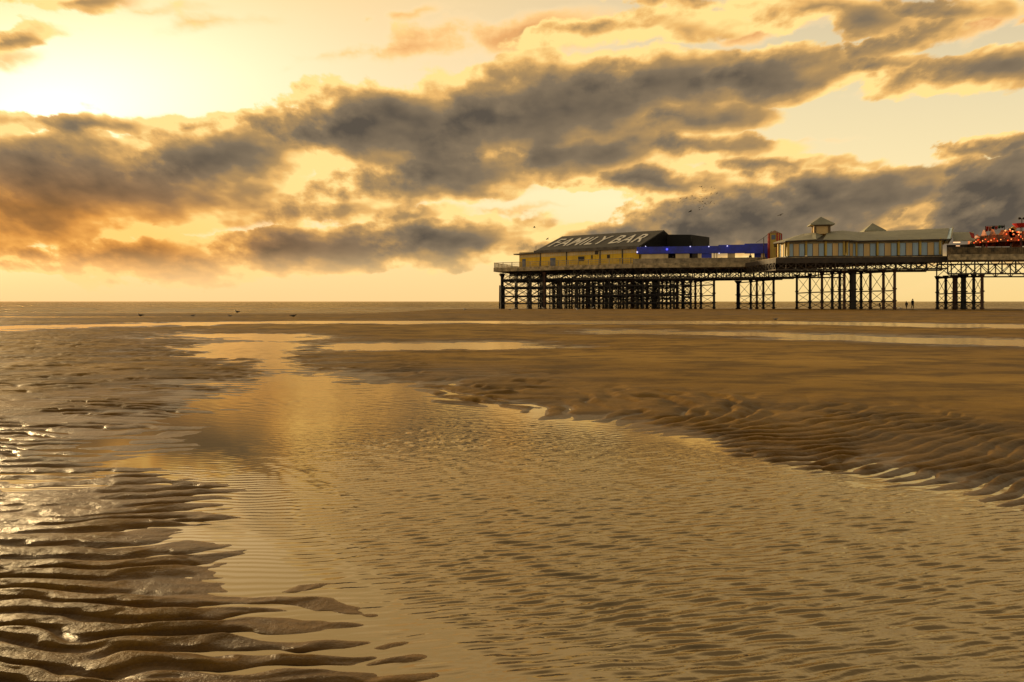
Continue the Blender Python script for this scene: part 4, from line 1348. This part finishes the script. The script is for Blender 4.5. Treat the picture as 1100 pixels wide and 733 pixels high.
def loft(name, stations, mat, parent, n=10):
    """stations along Y: (y, z, rx, rz)"""
    mb = MB(); rings = []
    for y_, z_, rx, rz in stations:
        rings.append([(rx * math.cos(2 * math.pi * k / n), y_, z_ + rz * math.sin(2 * math.pi * k / n)) for k in range(n)])
    base = len(mb.v)
    for r_ in rings: mb.v += r_
    for i in range(len(rings) - 1):
        for k in range(n):
            k2 = (k + 1) % n
            mb.f.append((i * n + k, i * n + k2, (i + 1) * n + k2, (i + 1) * n + k)); mb.mi.append(0)
    mb.f.append(tuple(range(n))); mb.mi.append(0)
    mb.f.append(tuple((len(rings) - 1) * n + k for k in range(n))); mb.mi.append(0)
    me = bpy.data.meshes.new(name); me.from_pydata(mb.v, [], mb.f); me.update()
    me.polygons.foreach_set('use_smooth', [True] * len(me.polygons))
    me.materials.append(mat)
    o = bpy.data.objects.new(name, me); COL.objects.link(o); o.parent = parent
    return o


def make_gull(body, wing):
    g = empty('gull', (0, 0, 0))
    loft('body', [(-.20, .22, .012, .01), (-.12, .21, .05, .045), (0, .20, .078, .075), (.10, .215, .07, .07), (.16, .25, .045, .045), (.19, .29, .038, .040), (.225, .315, .040, .040), (.255, .312, .024, .026), (.262, .31, .008, .01)], body, g)
    loft('beak', [(.255, .308, .011, .012), (.31, .295, .004, .006)], GB, g, 6)
    for s in (-1, 1):
        w = loft('wing', [(-.30, .22, .006, .01), (-.16, .225, .02, .03), (.0, .225, .026, .055), (.10, .235, .012, .035)], wing, g, 8)
        w.location.x = s * .058
        mb = MB(); mb.tube((s * .035, .01, .14), (s * .035, .02, .0), .008, .006, 6); mb.bar((s * .035, -.01, .004), (s * .035, .055, .004), .03, .008)
        l = mb.build('leg', GB); l.parent = g
    return g


gl = [(151, 342.6, 90, GD, 1.5, 'dark gull standing at the left end of the pale water strip'),
      (207, 342.8, 91, GG, 1.1, 'small grey gull standing between the dark bird and the next grey gull'),
      (247, 342.8, 91, GG, 1.1, 'small grey gull standing in the shallow strip below the upper dark gull'),
      (255, 336.5, 128, GD, 2.0, 'dark gull alone on the far sand bar against the sea'),
      (315, 344.8, 66, GD, 1.1, 'dark gull standing where the pale strip meets the sand'),
      (499.5, 337.4, 110, GW, 1.15, 'white gull on the dark bar left of the pier corner'),
      (548.5, 338.6, 104, GW, 1.15, 'white gull on the sand just below the pier corner'),
      (584, 335.6, 126, GW, 1.2, 'white gull on the sand in front of the first pier trestles'),
      (620.5, 337.6, 108, GW, 1.3, 'white gull standing nearest the water in front of the pier head'),
      (636, 334.6, 134, GW, 1.3, 'white gull close to the feet of the pier head columns'),
      (806, 337.6, 108, GW, 1.1, 'pale gull on the sand below the arcade end'),
      (833, 347.3, 60, GG, .8, 'grey gull low on the sand bank below the pavilion'),
      (967, 335.8, 120, GW, 1.4, 'white gull crouching on the sand below the walkers')]
gp_ = {}
for i, (px_, py_, D, mt, sc_, lb) in enumerate(gl):
    if mt.name not in gp_:
        g = make_gull(mt, GG if mt is GW else mt); gp_[mt.name] = g
    else:
        g = drop_copy(gp_[mt.name])
    x = (px_ - 550) * D / FPX
    zt = EYE + (HZ - py_) * D / FPX
    gz = max(ground_z(x, D), -0.5 if (84 < D < 122 and x < -2) else -5, 0.0 if D < 64 else -5)
    g.location = (x, D, gz); g.rotation_euler = (0, 0, R((70, -80, 95, 60, -100)[i % 5])); g.scale = (sc_,) * 3
    tag(g, lb, 'gull', 'gulls standing on the beach')


# ------------------------------------------------------------------ birds on the wing
def make_bird(flap):
    b = loft('flying_bird', [(-.30, 0, .035, .008), (-.16, 0, .05, .04), (0, 0, .07, .06), (.14, .01, .05, .05), (.22, .015, .03, .03), (.30, .01, .006, .006)], GD, None, 8)
    me = b.data; bm = bmesh.new(); bm.from_mesh(me)
    for s in (-1, 1):
        up_ = flap
        pts = [(s * .05, .10, .02), (s * .35, .14, .02 + .22 * up_), (s * .78, -.02, .02 + .16 * up_), (s * .40, -.05, .02 + .20 * up_), (s * .05, -.12, .02)]
        lo = [bm.verts.new(p) for p in pts]; hi_ = [bm.verts.new((p[0], p[1], p[2] + .02)) for p in pts]
        bm.faces.new(lo); bm.faces.new(hi_)
        for k in range(5): bm.faces.new((lo[k], lo[(k + 1) % 5], hi_[(k + 1) % 5], hi_[k]))
    bmesh.ops.recalc_face_normals(bm, faces=bm.faces[:]); bm.to_mesh(me); bm.free()
    return b


protos = [make_bird(f) for f in (1.0, .2, -.7)]
rb = random.Random(5)
flock = []
for (zx, zy) in ((435, 2), (462, 5), (475, 35), (480, 60), (520, 75), (605, 20), (650, 5), (655, 35), (500, 128), (448, 130), (600, 118), (625, 118), (322, 148), (460, 155), (488, 180), (240, 182), (150, 182), (378, 178),
                 (402, 210), (436, 226), (480, 230), (434, 250), (470, 265), (515, 262), (540, 278), (560, 228), (605, 228), (590, 250), (570, 255), (488, 298), (430, 322), (465, 340), (430, 352), (190, 228), (150, 222), (118, 250), (45, 232), (45, 285),
                 (500, 20), (425, 190), (445, 160), (520, 250), (450, 205), (340, 250), (355, 190), (300, 200), (420, 300), (650, 260), (540, 180), (610, 180), (690, 110)):
    flock.append((720 + zx / 13.75, 200 + zy / 13.75))
fk = 0
used = [False] * 3
for (fx, fy) in flock:
    k = rb.randrange(3); D = rb.uniform(225, 300)
    if not used[k]: b = protos[k]; used[k] = True
    else: b = protos[k].copy(); COL.objects.link(b)
    b.location = at(fx, fy, D); b.rotation_euler = (rb.uniform(-.3, .3), rb.uniform(-.5, .5), rb.uniform(0, 6.28)); s_ = rb.uniform(.55, .95); b.scale = (s_,) * 3
    tag(b, 'tiny dark bird flying in the flock above the arcade', 'bird', 'flock of birds above the arcade')
for (fx, fy, D, s_, lb) in ((574, 244.4, 160, 1.0, 'lone bird gliding just above the seaward end of the bar roof'), (588, 257, 160, 1.1, 'lone bird flying low beside the slope of the bar roof'),
                            (838, 231.3, 150, 1.1, 'lone bird gliding left of the cupola'), (741.5, 227.4, 160, 1.2, 'larger bird gliding under the flock against the grey cloud')):
    b = protos[1].copy(); COL.objects.link(b); b.location = at(fx, fy, D); b.rotation_euler = (.1, .2, R(80 + fx % 40)); b.scale = (s_,) * 3
    tag(b, lb, 'bird', 'single birds over the pier')
